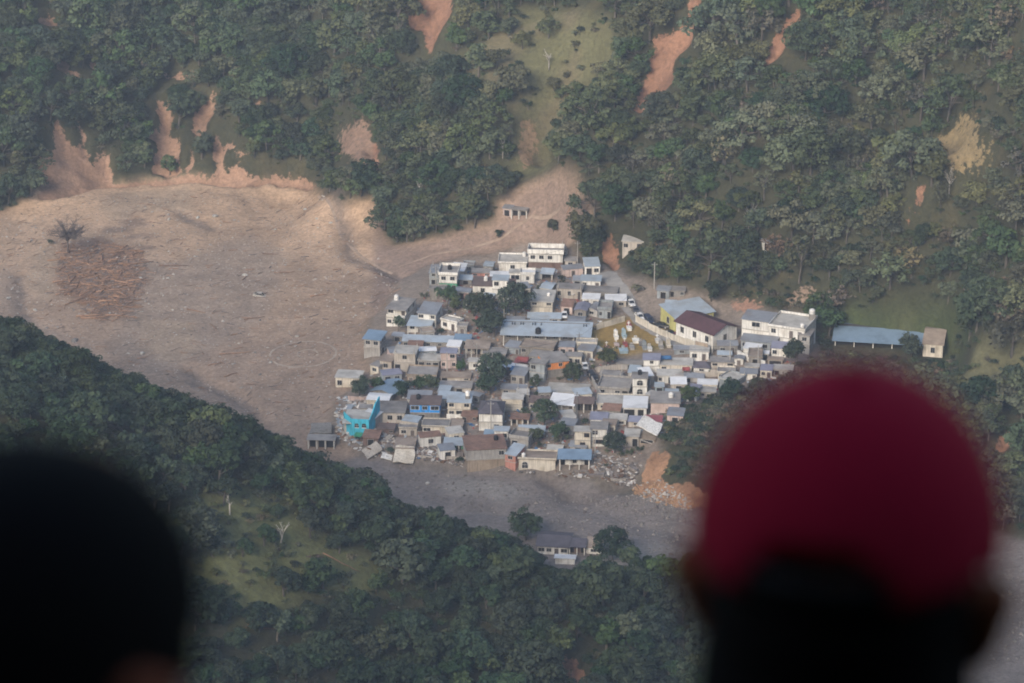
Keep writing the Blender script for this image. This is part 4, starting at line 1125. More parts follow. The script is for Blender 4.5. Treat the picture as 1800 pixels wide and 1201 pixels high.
H('small tin hut between the lane end and the hall', 1262, 1285, 632, 624, 618, -4, 'shed', 'grey', 'tin', ('o',), name='shack', cat='hut')
H('white gabled hut at the lane below the hall', 1291, 1306, 642, 631, 626, -10, 'gabley', 'white', 'grey', ('d',), name='shack', cat='hut')
H('big pale flat-roofed house right of the street, upper roof', 1050, 1110, 720, 712, 695, -4, 'parapet', 'cream', 'pale', ('w  ',), para=.3)
H('white-roofed house with two dark porch bays, beside the upper pale roof', 1096, 1136, 733, 717, 697, -4, 'shed', 'white', 'white', ('go',), pitch=5)
H('plain white box house with a grey roof, rightmost of the centre', 1144, 1194, 726, 709, 689, -3, 'flat', 'pink', 'conc', ('    ',), key='box')
H('house with a blue-violet tin roof above the white two-storey house', 1038, 1066, 752, 738, 725, -6, 'shed', 'white', 'violet', ('w w',), ('w',), pitch=8)
H('white two-storey house with two brown windows above the river bank', 1010, 1038, 790, 759, 750, -4, 'flat', 'cream', 'pale', ('w', ' w'), frame='brown')
H('white two-storey wing with a dark balcony slot beside the brown-windowed house', 1039, 1066, 785, 755, 742, -4, 'flat', 'white', 'conc', ('W', 'w '), frame='brown')
H('white lower terraces below the big pale roofs', 1068, 1100, 748, 738, 728, -6, 'flat', 'white', 'pale', (' w',))
H('house with a dull red tin roof, lower edge of the centre', 1132, 1162, 748, 741, 731, -6, 'shed', 'beige', 'red', ('o w',), pitch=8)
H('pinkish tin-roofed house left of the dull red roof', 1105, 1131, 750, 742, 732, -10, 'shed', 'beige', 'violet', ('w',), pitch=8)
H('collapsing house with a slumped slab roof above the ravine', 1098, 1122, 785, 768, 755, -6, 'flat', 'beige', 'pale', (' o',), key='slump')
H('broken house under the tilted concrete slab at the ravine edge', 1122, 1152, 780, 772, 757, -14, 'shedx', 'tan', 'pale', ('g',), pitch=-18, over=.5)
H('long pale blue tin roof house left of the white two-storey house', 911, 956, 770, 762, 748, -4, 'shed', 'grey', 'tin', ('w o w',), pitch=8)
H('small white cube house with a blue-grey roof, behind the big river house', 869, 893, 774, 758, 750, -6, 'shed', 'white', 'tin', (' w',), ('w',), pitch=6)
H('grey unfinished house with a parapet and side wall, behind the big river house', 897, 928, 790, 772, 758, -20, 'parapet', 'grey', 'conc', ('o ',), ('w w',), para=.9)
H('small blue tin shelter left of the white cube house', 852, 867, 770, 764, 756, -6, 'shed', 'block', 'blue', ('o',), name='shelter', cat='shelter')
H('pale blue tin shelter with a green wall on the bare river terrace', 781, 832, 793, 783, 770, -3, 'shed', 'green', 'tin', ('  o  ',), porch=.8, cols=3, pitch=8, name='shelter', cat='shelter')
H('big grey two-storey house undercut by the river with a salmon corner', 821, 890, 826, 790, 776, 7, 'flat', 'grey', 'rust', ('     ', '   w'), band='tan', key='undercut', d=9)
H('salmon-walled wing on the corner of the undercut river house', 888, 906, 825, 800, 784, -28, 'shed', 'salmon', 'tin', (' ', 'w'), ('', 'w'), d=5)
H('river house with an arched opening in its broken base', 912, 976, 826, 808, 794, -5, 'parapet', 'cream', 'tan', ('a  ',), para=.4, key='archbase')
H('small grey-roofed house right behind the arched river house', 962, 987, 800, 792, 783, -6, 'flat', 'beige', 'pale', (' ',))
H('grey tin lean-to between the river houses', 1002, 1030, 793, 786, 776, -10, 'shed', 'grey', 'grey', ('o',), name='shed', cat='shed')
H('white house with a blue-grey tin roof and open porch on the river bank', 983, 1036, 826, 807, 791, -3, 'shed', 'white', 'blue', ('o w o',), porch=2.0, cols=4, pitch=9, over=.5)
H('broken cream house with gaping openings beside the spur trees', 541, 588, 790, 774, 765, -4, 'flat', 'tan', 'conc', ('oog',), porch=1.2, cols=4)
H('roofless beige house behind the turquoise arches', 632, 652, 733, 718, 712, -4, 'flat', 'beige', 'conc', ('w w',))
H('brown-roofed house with a green corner, right of the turquoise arches', 638, 665, 783, 770, 756, -8, 'shed', 'brown', 'rust', ('o',), pitch=6)
H('flat brown roof house below the grey flat roof, by the rubble', 664, 692, 763, 755, 745, -6, 'flat', 'brown', 'brown', ('o w',))
H('collapsed cream house with a tilted pale floor facing the river', 694, 727, 800, 783, 766, -4, 'flat', 'cream', 'tan', (' g',), dz=-.8)
H('grey-roofed house with white lattice windows on the near river bank', 945, 998, 975, 961, 941, -8, 'gablex', 'white', 'dark', ('WwdW',), pitch=16, over=.5, past=762)
H('dark brown-roofed wing with an open veranda on the near river bank', 1000, 1028, 976, 962, 947, -6, 'shed', 'brown', 'dark', ('o o',), porch=1.5, cols=3, past=762)
H('tan-roofed room at the end of the house on the near river bank', 1030, 1056, 974, 963, 945, -10, 'shed', 'white', 'tan', ('w',), past=762)
H('white walled lower terrace of the house on the near river bank', 976, 1010, 992, 982, 979, -6, 'flat', 'white', 'white', ('  ',), past=750, name='terrace_building', cat='building')
H('grey damaged house on stilts alone in the muddy gully', 898, 926, 386, 369, 357, -14, 'flat', 'grey', 'conc', ('oo',), ('w',), past=900, porch=.8, cols=3, key='stilts')
H('tilted tin lean-to against the damaged gully house', 884, 898, 380, 367, 360, -20, 'shed', 'pink', 'grey', ('o',), past=900, name='shed', cat='shed')
H('tiny white hut high in the trees above the terrace houses', 1342, 1354, 440, 426, 420, 10, 'gabley', 'white', 'tin', ('o',), past=900, name='hut', cat='hut')

H('low beige house below the lane end, left of the big dark tree', 1231, 1257, 700, 689, 681, -4, 'flat', 'beige', 'pale', ('w o',))
H('white house with a grey roof below the lane, above the red cap', 1302, 1330, 668, 657, 648, -6, 'shed', 'white', 'grey', ('w d',))
H('cream house with a flat roof between the lane end and the kiosk', 1262, 1290, 668, 656, 647, -5, 'parapet', 'cream', 'conc', ('w w',), para=.4)
H('grey block house at the right edge of the village above the cap', 1360, 1392, 660, 650, 642, -8, 'flat', 'grey', 'pale', ('o w',))

# ---------------------------------------------------------------- the turquoise ruin with arches
P = ground(630, 768, PAST)
s_, ph_ = px_scale(P)
root = empty('ruined_arcade_house', P, math.radians(-6))
tag(root, 'turquoise ruined house with arched front and stepped side walls', 'house')
tq = WALL['turquoise']
W_, H_ = 6.0, 4.9
def arch_wall(mb, x0, x1, y, z0, z1, holes, t=.25, n=8):
    """a wall with arched holes, each (centre, half width, sill, spring)"""
    cuts = sorted(holes)
    xs = x0
    for (c, hw, sill, spr) in cuts:
        mb.box(xs, c - hw, y, y + t, z0, z1)
        if sill > z0: mb.box(c - hw, c + hw, y, y + t, z0, sill)
        for k in range(n):
            a0, a1 = math.pi * k / n, math.pi * (k + 1) / n
            xa, xb = c - hw * math.cos(a0), c - hw * math.cos(a1)
            za, zb = spr + hw * math.sin(a0), spr + hw * math.sin(a1)
            mb.poly([(xa, y, za), (xb, y, zb), (xb, y, z1), (xa, y, z1), (xa, y + t, za), (xb, y + t, zb), (xb, y + t, z1), (xa, y + t, z1)], [(0, 1, 2, 3), (7, 6, 5, 4), (0, 4, 5, 1), (3, 2, 6, 7)])
        xs = c + hw
    mb.box(xs, x1, y, y + t, z0, z1)
q = MB(); arch_wall(q, -1.6, 2.8, 0, -.5, H_, [(-.4, .55, 2.4, 3.2), (1.5, .6, 2.4, 3.2)]); q.build('front_wall', tq, root)
q = MB()
q.poly([(-4.2, 3.5, -.5), (-1.6, .0, -.5), (-1.6, .0, H_), (-4.2, 3.5, H_ + .6), (-4.35, 3.75, -.5), (-1.75, .25, -.5), (-1.75, .25, H_), (-4.35, 3.75, H_ + .6)], [(0, 1, 2, 3), (7, 6, 5, 4), (3, 2, 6, 7), (0, 3, 7, 4), (1, 5, 6, 2)])
q.build('corner_wall', tq, root)
q = MB()
q.poly([(2.6, .26, -.5), (4.2, 9, -.5), (4.2, 9, H_ + 3.0), (3.6, 5, H_ + 2.4), (3.1, 3, H_ + .6), (2.6, .26, H_ - .4), (2.85, .26, -.5), (4.45, 9, -.5), (4.45, 9, H_ + 3.0), (3.85, 5, H_ + 2.4), (3.35, 3, H_ + .6), (2.85, .26, H_ - .4)],
       [(5, 4, 3, 2, 1, 0), (6, 7, 8, 9, 10, 11), (2, 3, 9, 8), (3, 4, 10, 9), (4, 5, 11, 10), (1, 2, 8, 7)])
q.build('stepped_side_wall', tq, root)
MB().box(-4.1, 3.0, 2.6, 9.5, -.5, 3.4).build('room_block', WALL['beige'], root)
MB().box(-4.3, 2.5, .3, 9.7, 3.401, 3.6).build('terrace_floor', ROOF['pale'], root)
MB().box(-1.55, 2.55, .05, .2, 2.3, 2.6).build('lintel', M_WHITE, root)
for x in (-.4, 1.5):
    child('window', opening_mesh('a', M_FRAME, M_PANE), root, (x, .18, 2.4), 0, (1.15, 1, 1.4))

# ---------------------------------------------------------------- streets, tracks, walls
def drape(pts, step=1.5, past=PAST):
    w = [ground(a, b, past) for a, b in pts]
    out = []
    for p, q in zip(w[:-1], w[1:]):
        n = max(1, int(math.hypot(q[0] - p[0], q[1] - p[1]) / step))
        for k in range(n):
            out.append(p + (q - p) * k / n)
    out.append(w[-1])
    return [(p[0], p[1]) for p in out]
def strip(name, pts, width, mt, lift=.08, kind='structure', wob=.15, seed=1, world=None):
    rg = random.Random(seed)
    c = world or drape(pts)
    q = MB(); vv = []
    for i, p in enumerate(c):
        a, b_ = c[max(i - 1, 0)], c[min(i + 1, len(c) - 1)]
        dx, dy = b_[0] - a[0], b_[1] - a[1]; l_ = math.hypot(dx, dy) or 1
        nx_, ny_ = -dy / l_, dx / l_
        for f in (-.5, -.17, .17, .5):
            k = f * width * (1 + rg.uniform(-wob, wob))
            x, y = p[0] + nx_ * k, p[1] + ny_ * k
            vv.append((x, y, height(x, y) + lift * (1 if abs(f) < .3 else .55)))
    fs = [(i * 4 + j, i * 4 + j + 1, i * 4 + j + 5, i * 4 + j + 4) for i in range(len(c) - 1) for j in range(3)]
    q.poly(vv, fs)
    o = q.build(name, mt, None, True)
    o['kind'] = kind
    return o
M_ROAD = mat('packed_dirt_road', (.27, .225, .19), .95, .25, .6, rand=0)
M_CROAD = mat('worn_concrete_road', (.30, .285, .265), .95, .22, .6, rand=0)
M_TRACK = mat('pale_silt', (.42, .35, .28), .95, .25, .6, rand=0)
M_TRACK2 = mat('trodden_mud', (.33, .25, .19), .95, .3, .6, rand=0)
strip('road', [(1062, 478), (1085, 505), (1108, 540), (1128, 566), (1140, 578)], 4.6, M_CROAD, seed=2)
strip('street', [(1003, 606), (1020, 628), (1029, 650), (1036, 672), (1050, 692), (1062, 708)], 4.4, M_ROAD, seed=3)
strip('lane', [(1140, 578), (1175, 596), (1225, 618), (1262, 640)], 4.0, M_CROAD, seed=4)
strip('alley', [(985, 615), (940, 690), (930, 760), (900, 800)], 2.4, M_ROAD, seed=5)
strip('alley', [(825, 620), (835, 690), (830, 760), (815, 800)], 2.6, M_ROAD, seed=6)
strip('footpath', [(700, 470), (760, 448), (830, 436), (880, 420), (905, 400), (935, 380), (985, 366)], .6, M_TRACK2, seed=7)
strip('footpath', [(560, 345), (588, 378), (598, 412), (630, 446), (690, 482)], .8, M_TRACK2, seed=8)
c0 = ground(533, 622, PAST)
strip('ring_track', None, .55, M_TRACK, wob=.35, seed=9, lift=.06, world=[(c0[0] + 9.1 * math.cos(t), c0[1] + 9.1 * math.sin(t)) for t in np.linspace(-2.6, 3.3, 70)])
strip('ring_track', None, .45, M_TRACK, wob=.35, seed=10, lift=.06, world=[(c0[0] + 1.2 + 2.8 * math.cos(t), c0[1] + 2.8 * math.sin(t)) for t in np.linspace(-.5, 4.4, 30)])

def wall_run(label, pts, h=2.0, wc='cream', piers=0.0, name='boundary_wall', t=.22, past=PAST):
    """a wall standing along the line of pixels, stepped with the ground; piers as parts"""
    c = drape(pts, 3.0, past)
    root = empty(name, (c[0][0], c[0][1], height(*c[0])))
    tag(root, label, 'wall')
    L0 = root.location
    q = MB()
    for (ax, ay), (bx, by) in zip(c[:-1], c[1:]):
        dx, dy = bx - ax, by - ay; l_ = math.hypot(dx, dy); ux, uy = dx / l_, dy / l_; nx_, ny_ = -uy * t / 2, ux * t / 2
        z = max(height(ax, ay), height(bx, by)) + h - L0.z; zb = min(height(ax, ay), height(bx, by)) - .8 - L0.z
        pp = [(ax - nx_, ay - ny_), (bx - nx_, by - ny_), (bx + nx_, by + ny_), (ax + nx_, ay + ny_)]
        q.poly([(x - L0.x, y - L0.y, zb) for x, y in pp] + [(x - L0.x, y - L0.y, z) for x, y in pp], [(4, 5, 6, 7), (0, 1, 5, 4), (1, 2, 6, 5), (2, 3, 7, 6), (3, 0, 4, 7)])
    q.build('wall', WALL[wc], root)
    if piers:
        pm = MB().box(-.17, .17, -.17, .17, -1, h + .25).mesh('pier', M_COL)
        for k, (x, y) in enumerate(c):
            child('pier', pm, root, (x - L0.x, y - L0.y, height(x, y) - L0.z))
    return root
wall_run('long piered wall between the cemetery and the parked cars', [(1118, 566), (1140, 579), (1172, 594), (1222, 612), (1252, 622)], 1.8, 'cream', 1)
wall_run('low grey wall along the street below the school', [(1006, 604), (1024, 630), (1034, 652), (1036, 668)], 1.3, 'grey')
wall_run('concrete retaining wall between the school and the cemetery', [(1048, 580), (1075, 572), (1098, 565)], 1.6, 'cream')
wall_run('tan gate wall at the end of the piered wall', [(1222, 622), (1244, 624)], 3.2, 'tan')
wall_run('beige courtyard wall below the cemetery', [(1048, 655), (1086, 650), (1128, 645)], 1.5, 'beige')
wall_run('white yard wall below the terrace row', [(1296, 625), (1325, 640), (1345, 645)], 1.6, 'white')
wall_run('grey wall in front of the lower street houses', [(1040, 672), (1056, 700)], 1.8, 'grey')
wall_run('broken pale wall along the river edge left of the undercut house', [(735, 806), (760, 807)], .7, 'beige')
wall_run('broken pale footing at the river edge beside the undercut house', [(784, 808), (818, 809)], .8, 'beige')
wall_run('pale rubble wall behind the sunken house by the mud', [(655, 700), (640, 705), (612, 704)], 1.0, 'pink')
wall_run('stone-grey wall below the bright blue house', [(716, 762), (740, 766)], 1.2, 'block')
wall_run('white balustrade wall in front of the cream tin-roofed house', [(785, 735), (828, 735)], 1.0, 'white')
wall_run('low wall along the lane end by the dark hipped roof', [(1222, 664), (1275, 660)], 1.4, 'beige')

# ---------------------------------------------------------------- trees and shrubs that stand by themselves
TV = [  # x, y of the base, crown width px, form, words
    (905, 556, 62, 0, 'large dark green tree left behind the school'), (857, 560, 48, 2, 'dark green tree between the brown-roofed house and the school'), (868, 594, 60, 6, 'wide dark tree touching the left end of the school'), (833, 556, 42, 0, 'round dark tree above the columned tan house'),
    (786, 541, 44, 6, 'tree behind the torn-roof house'), (800, 548, 30, 9, 'smaller green tree beside the torn-roof house'), (868, 676, 60, 0, 'big dark tree in the middle of the village'), (861, 694, 46, 6, 'lower dark tree touching the big village tree'),
    (941, 682, 24, 1, 'small round tree left of the orange house'), (1008, 672, 36, 0, 'dense dark tree right of the orange house by the street'), (1066, 645, 44, 9, 'green tree at the lower cemetery corner'), (632, 697, 38, 2, 'round dark tree beside the sunken mud house'), (663, 688, 30, 7, 'green shrub-like tree beside the leaning gabled house'),
    (705, 699, 36, 6, 'dark tree right of the leaning gabled house'), (757, 694, 34, 7, 'dark green tree behind the bright blue house'), (735, 690, 32, 9, 'green tree behind the beige grey-flat-roof house'), (957, 748, 48, 0, 'dark tree left below the bright white roof'), (985, 780, 40, 6, 'dark tree behind the long pale blue roof'), (945, 782, 34, 7, 'green tree in front of the long pale blue roof'),
    (1080, 796, 42, 0, 'dense dark tree below the white two-storey wing'), (1215, 718, 44, 7, 'green tree right of the plain box house'), (1290, 708, 50, 6, 'big dark tree at the lane end beside the red cap'), (1335, 700, 40, 0, 'dark tree above the red cap'),
    (1603, 630, 46, 2, 'round dark tree at the end of the long open shed'), (1400, 640, 46, 6, 'dark tree below the white terrace end'), (1300, 512, 52, 0, 'large dark tree above the maroon-roofed hall'), (808, 655, 22, 9, 'small green tree beside the pink-white room'), (700, 583, 30, 7, 'low green tree in front of the balcony house'),
    (1048, 500, 30, 14, 'green shrub tree beside the white house at the street head'), (748, 525, 26, 13, 'green shrub by the pole at the back corner'), (700, 418, 62, 9, 'broad green tree at the mud edge with a pale dead trunk beside it'), (835, 400, 60, 7, 'green tree beside the damaged gully house'), (973, 408, 26, 1, 'small round tree alone in the muddy gully'), (876, 418, 16, 6, 'small narrow tree on the gully mud'),
    (1040, 445, 50, 0, 'dense tree behind the pole at the back of the village'), (88, 430, 20, 15, 'small dark shrub tree alone on the mud field'), (299, 308, 36, 1, 'round green tree between the pale scars'), (635, 345, 70, 2, 'dark tree mass corner at the mud edge'),
    (985, 505, 34, 13, 'green shrub tree below the blue-roofed carport'), (1120, 515, 40, 14, 'grassy shrub tree on the bank above the queue of cars'), (1250, 530, 40, 6, 'dark tree behind the yellow house roof')]
def hides(px, py, wpx, hpx, m=.22):
    """would something of this size standing here hide a good part of a house front?"""
    for (a, b_, t, bt) in FACADES:
        ox = min(px + wpx / 2, b_) - max(px - wpx / 2, a); oy = min(py, bt) - max(py - hpx, t)
        if ox > 0 and oy > 0 and ox * oy > m * (b_ - a) * (bt - t): return True
    return False
# ---------------------------------------------------------------- small yard sheds that fill the gaps between houses
LM = [(700, 560, 'the balcony house by the mud'), (665, 610, 'the lone blue-roofed house'), (790, 490, 'the green-based house'), (850, 505, 'the brown-roofed white house'), (955, 460, 'the widest white house'), (1038, 498, 'the street head'),
      (955, 580, 'the school'), (1225, 565, 'the yellow house'), (1265, 600, 'the maroon-roofed hall'), (1360, 600, 'the white terrace houses'), (975, 645, 'the orange house'), (840, 618, 'the tan columned house'), (745, 630, 'the unfinished houses'),
      (745, 715, 'the bright blue house'), (685, 730, 'the grey flat roof'), (625, 740, 'the turquoise ruin'), (808, 712, 'the cream tin-roofed house'), (862, 735, 'the dark hipped roof'), (990, 710, 'the bright white roof'), (1123, 675, 'the arched tower house'),
      (1145, 640, 'the violet-roofed tower room'), (1190, 645, 'the long cream house'), (1168, 708, 'the plain box house'), (1095, 715, 'the big pale roofs'), (1025, 770, 'the brown-windowed house'), (860, 800, 'the undercut river house'), (945, 812, 'the arched river house'),
      (1010, 808, 'the blue-roofed river house'), (1125, 770, 'the collapsing house'), (800, 675, 'the two low terraces'), (1240, 645, 'the small dark hipped roof'), (800, 780, 'the green-walled shelter'), (1110, 600, 'the cemetery'), (870, 650, 'the big dark tree'), (1170, 520, 'the slope shacks')]
def near_lm(px, py): return min(LM, key=lambda q: (q[0] - px) ** 2 + 2.5 * (q[1] - py) ** 2)[2]
FOOT = []
for o in [q for q in bpy.data.objects if q.parent is None and q.type == 'EMPTY' and q.get('category') in ('house', 'building', 'shed', 'shack', 'hut', 'school', 'shelter', 'kiosk', 'carport')]:
    r = [c for c in o.children if c.name.startswith('roof')]
    if r:
        bb = r[0].bound_box
        xs, ys = [b_[0] for b_ in bb], [b_[1] for b_ in bb]
        FOOT.append((o.location.x, o.location.y, o.rotation_euler.z, min(xs), max(xs), min(ys), max(ys)))
def clear(x, y, m=0.0):
    for (ox, oy, a, x0, x1, y0, y1) in FOOT:
        dx, dy = x - ox, y - oy
        u, v = dx * math.cos(a) + dy * math.sin(a), -dx * math.sin(a) + dy * math.cos(a)
        if x0 - m < u < x1 + m and y0 - m < v < y1 + m: return False
    return True
ROADPX = [[(1055, 470), (1070, 470), (1145, 575), (1265, 635), (1255, 648), (1130, 580), (1090, 520)], [(995, 600), (1012, 600), (1050, 670), (1070, 705), (1050, 712), (1022, 670), (1015, 640)], [(1030, 580), (1075, 563), (1125, 560), (1215, 612), (1210, 640), (1130, 662), (1045, 676)], [(1140, 560), (1240, 590), (1230, 610), (1120, 575)]]
VIN = [(652, 700), (650, 660), (690, 640), (700, 600), (740, 530), (755, 500), (830, 475), (880, 470), (1000, 450), (1050, 490), (1085, 540), (1050, 575), (1040, 600), (1100, 640), (1210, 630), (1290, 620), (1420, 640), (1330, 680), (1230, 690), (1200, 740), (1150, 790), (1050, 830), (930, 822), (820, 815), (690, 800), (620, 770)]
rv = random.Random(5)
nshed = 0
RCN = {'grey': 'grey tin', 'tin': 'pale blue tin', 'conc': 'flat concrete', 'brown': 'brown tin', 'rust': 'rusty tin', 'pale': 'pale concrete', 'violet': 'violet-grey tin', 'white': 'white tin', 'tan': 'tan concrete'}
WCN = ['white', 'cream', 'white', 'grey', 'block', 'white', 'beige', 'pink', 'bluegrey', 'cream']
used_lab = set()
for _ in range(9000):
    if nshed >= 72: break
    px, py = rv.uniform(600, 1420), rv.uniform(450, 830)
    if not pin(px, py, VIN) or any(pin(px, py, r) for r in ROADPX): continue
    p = ground(px, py, PAST)
    wv_, dv_ = rv.uniform(2.6, 6.5), rv.uniform(2.4, 5.5)
    if hides(px, py, wv_ * 6.4, 17, .15) or any(abs(px - t[0]) < t[2] * .6 and -12 < py - t[1] < 26 for t in TV): continue
    if not all(clear(p[0] + a, p[1] + b_, .25) for a in (-wv_ / 2, 0, wv_ / 2) for b_ in (0, dv_ / 2, dv_)): continue
    rc = rv.choice(['grey', 'tin', 'conc', 'pale', 'rust', 'pale', 'violet', 'tan', 'white', 'grey', 'conc', 'tin', 'white'])
    wc = rv.choice(WCN)
    hv = rv.uniform(1.9, 2.8)
    flat = rc in ('conc', 'pale', 'tan')
    wn_ = {'block': 'bare block', 'bluegrey': 'blue-grey'}.get(wc, wc)
    lab = 'small %s shed with a %s roof beside %s' % (wn_, RCN[rc], near_lm(px, py))
    if lab in used_lab: continue
    used_lab.add(lab)
    i = H(lab, px - 5, px + 5, py, py - 15, py - 25, rv.choice([-32, -18, -10, -6, -4, 0, 6, 14]), ('flat' if rv.random() < .6 else 'parapet') if flat else rv.choice(['shed', 'shed', 'gablex']), wc, rc, (rv.choice(['o', 'wd', 'd', 'w', 'ow']),), w=wv_, d=dv_, h=hv, over=.2, pitch=8, para=.35,
          name='shed', cat='shed', group='yard sheds between the houses', rebar=(rv.choice([0, 0, 4]) if flat else 0))
    FOOT.append((p[0], p[1], i['yaw'], -wv_ / 2, wv_ / 2, 0, dv_))
    nshed += 1

# ---------------------------------------------------------------- tanks on the roofs
tank(HOUSES['brownroof'], .6, .55, 'white water tank on the brown-roofed white house')
tank(HOUSES['backwhite'], .9, .8, 'white water tank on the flat-roofed white house at the back')
tank(HOUSES['turret'], .93, .85, 'white turret tank on its block at the corner of the terrace house', r=.8, tall=1.4, lift=1.6)
tank(HOUSES['turret'], .9, .12, 'low white tank at the front corner of the terrace house', r=.6, tall=1.0, lift=.4)
tank(HOUSES['bright'], .25, .6, 'black water tank on the bright blue house', True)
tank(HOUSES['creamtin'], .85, .5, 'white water tank on the pale blue tin roof beside the blue house', lift=.9)
tank(HOUSES['box'], .7, .5, 'white water tank on the plain box house', r=.7)
tank(HOUSES['archbase'], .12, .2, 'white water tank on the arched river house', r=.5, tall=1.1)
tank(HOUSES['undercut'], .8, .6, 'black water tank on the undercut river house', True)
tank(HOUSES['greenbase'], .5, .6, 'black water tank on the green-based house', True)
tank(HOUSES['arch'], .5, .6, 'black water tank on the arched tower house', True, r=.55)
tank(HOUSES['school'], .41, .12, 'black water tank on the long school roof', True, r=.8, tall=1.7, lift=.05)

# ---------------------------------------------------------------- vehicles
def car_paint(name, c): return mat('paint_' + name, c, .3, .06, 1.0, rand=0, spec=.5)
PAINT = dict(white=car_paint('white', (.75, .75, .74)), black=car_paint('black', (.02, .02, .022)), red=car_paint('red', (.30, .04, .04)), blue=car_paint('blue', (.03, .04, .08)), grey=car_paint('grey', (.10, .10, .11)))
M_GLASS = mat('car_glass', (.02, .024, .03), .12, .05, 1, rand=0, spec=.6)
M_TYRE = mat('tyre', (.02, .02, .02), .9, .1, 2)
M_LAMP = mat('lamp_glass', (.7, .68, .6), .2, .05, 2)
WHEEL = MB().lathe([(.31, -.1), (.33, -.07), (.33, .07), (.31, .1)], 14).mesh('wheel', M_TYRE)
RIM = MB().lathe([(.19, -.105), (.19, .105)], 10).mesh('rim', M_FRAME)
def vehicle(label, px, py, kind, paint, yaw, past=PAST, sink=0.0, roll=0.0):
    """front towards -Y; body lofted along its length, cab glass, four wheels"""
    P = ground(px, py, past)
    o = empty(kind, (P[0], P[1], P[2] + .06 - sink), math.radians(yaw))
    o.rotation_euler.x = roll
    tag(o, label, {'pickup_truck': 'pickup', 'car': 'car', 'van': 'van'}[kind])
    if kind == 'car':
        low = [(-2.1, .45, .62), (-2.0, .35, .72), (-1.0, .3, .88), (0, .3, .92), (1.2, .3, .93), (1.95, .35, .95), (2.1, .45, .8)]
        cab = [(-1.05, .9, .90), (-.35, .9, 1.40), (.9, .92, 1.43), (1.75, .94, .98)]
    elif kind == 'van':
        low = [(-2.3, .45, .8), (-2.2, .35, .95), (-1.5, .3, 1.08), (0, .3, 1.1), (1.5, .3, 1.1), (2.25, .35, 1.1), (2.35, .45, 1.0)]
        cab = [(-1.7, 1.08, 1.10), (-1.0, 1.08, 1.75), (2.0, 1.1, 1.80), (2.25, 1.1, 1.15)]
    else:
        low = [(-2.5, .5, .75), (-2.4, .42, .88), (-1.3, .4, 1.02), (0, .4, 1.05), (.6, .4, 1.06), (2.4, .42, 1.06), (2.5, .5, 1.0)]
        cab = [(-1.25, 1.03, 1.06), (-.65, 1.04, 1.62), (.45, 1.05, 1.66), (.65, 1.06, 1.10)]
    hw = .84 if kind != 'van' else .88
    q = MB(); vv = []
    for y, z0, z1 in low:
        e = .10 if abs(y) > 1.9 else 0
        vv += [(-hw + e, y, z0), (hw - e, y, z0), (hw - e + .02, y, z0 + (z1 - z0) * .6), (hw - e - .06, y, z1), (-hw + e + .06, y, z1), (-hw + e - .02, y, z0 + (z1 - z0) * .6)]
    n = len(low)
    fs = [(i * 6 + k, i * 6 + (k + 1) % 6, (i + 1) * 6 + (k + 1) % 6, (i + 1) * 6 + k) for i in range(n - 1) for k in range(6)] + [(5, 4, 3, 2, 1, 0), tuple((n - 1) * 6 + k for k in range(6))]
    q.poly(vv, fs)
    body = q.build('body', paint, o)
    q = MB(); vv = []
    for y, z0, z1 in cab:
        t_ = .14 if z1 > 1.3 else .06
        vv += [(-hw + .07, y, z0), (hw - .07, y, z0), (hw - .07 - t_, y, z1), (-hw + .07 + t_, y, z1)]
    q.poly(vv, [(i * 4 + k, i * 4 + (k + 1) % 4, (i + 1) * 4 + (k + 1) % 4, (i + 1) * 4 + k) for i in range(3) for k in (0, 1, 3)] + [(3, 2, 1, 0), (12, 13, 14, 15), (2, 3, 7, 6), (10, 11, 15, 14)])
    q.build('cab_glass', M_GLASS, o)
    q = MB(); y0, y1 = cab[1][0] - .05, cab[2][0] + .06; zt = cab[1][2]
    q.box(-hw + .19, hw - .19, y0, y1, zt + .012, cab[2][2] + .05)
    for s in (-1, 1):
        for (ya, za, yb_, zb_) in ((cab[0][0], cab[0][1], cab[1][0], zt), (cab[3][0], cab[3][1], cab[2][0], cab[2][2])):
            q.tube([(s * (hw - .08), ya, za), (s * (hw - .2), yb_, zb_ + .02)], .05, 5)
        ym = (cab[1][0] + cab[2][0]) / 2
        q.tube([(s * (hw - .06), ym, cab[1][1]), (s * (hw - .19), ym, zt + .03)], .05, 5)
    q.build('roof', paint, o)
    if kind == 'pickup_truck':
        MB().box(-hw + .14, hw - .14, .85, 2.35, 1.062, 1.075).build('load_bed', M_BLACK, o)
    for s in (-1, 1):
        for y in (low[0][0] + .8, low[-1][0] - .85):
            wh = child('wheel', WHEEL, o, (s * (hw - .08), y, .33)); wh.rotation_euler = (0, math.pi / 2, 0)
            rm = child('rim', RIM, wh, (0, 0, 0))
        MB().box(s * .6 - .17, s * .6 + .17, low[0][0] - .03, low[0][0] + .12, .58, .74).build('headlight', M_LAMP, o)
    MB().box(-hw + .12, hw - .12, low[0][0] - .06, low[0][0] + .1, .36, .5).build('bumper', M_BLACK, o)
    return o
vehicle('white pickup at the head of the queue on the road above the cemetery', 1109, 537, 'pickup_truck', PAINT['white'], 14)
vehicle('dark car between the two pickups on the road above the cemetery', 1117, 549, 'car', PAINT['grey'], 14)
vehicle('white pickup nearest the gate on the road above the cemetery', 1124, 561, 'pickup_truck', PAINT['white'], 16)
vehicle('dark blue van parked beside the road bend by the yellow house', 1140, 567, 'van', PAINT['blue'], 20)
vehicle('black car parked alone in the yellow house yard', 1163, 576, 'car', PAINT['black'], 70)
vehicle('black car parked behind the piered wall, before the red one', 1178, 590, 'car', PAINT['black'], 40)
vehicle('red car parked behind the piered wall', 1196, 592, 'car', PAINT['red'], 60)
vehicle('grey pickup parked behind the piered wall, past the red car', 1214, 598, 'pickup_truck', PAINT['grey'], 45)
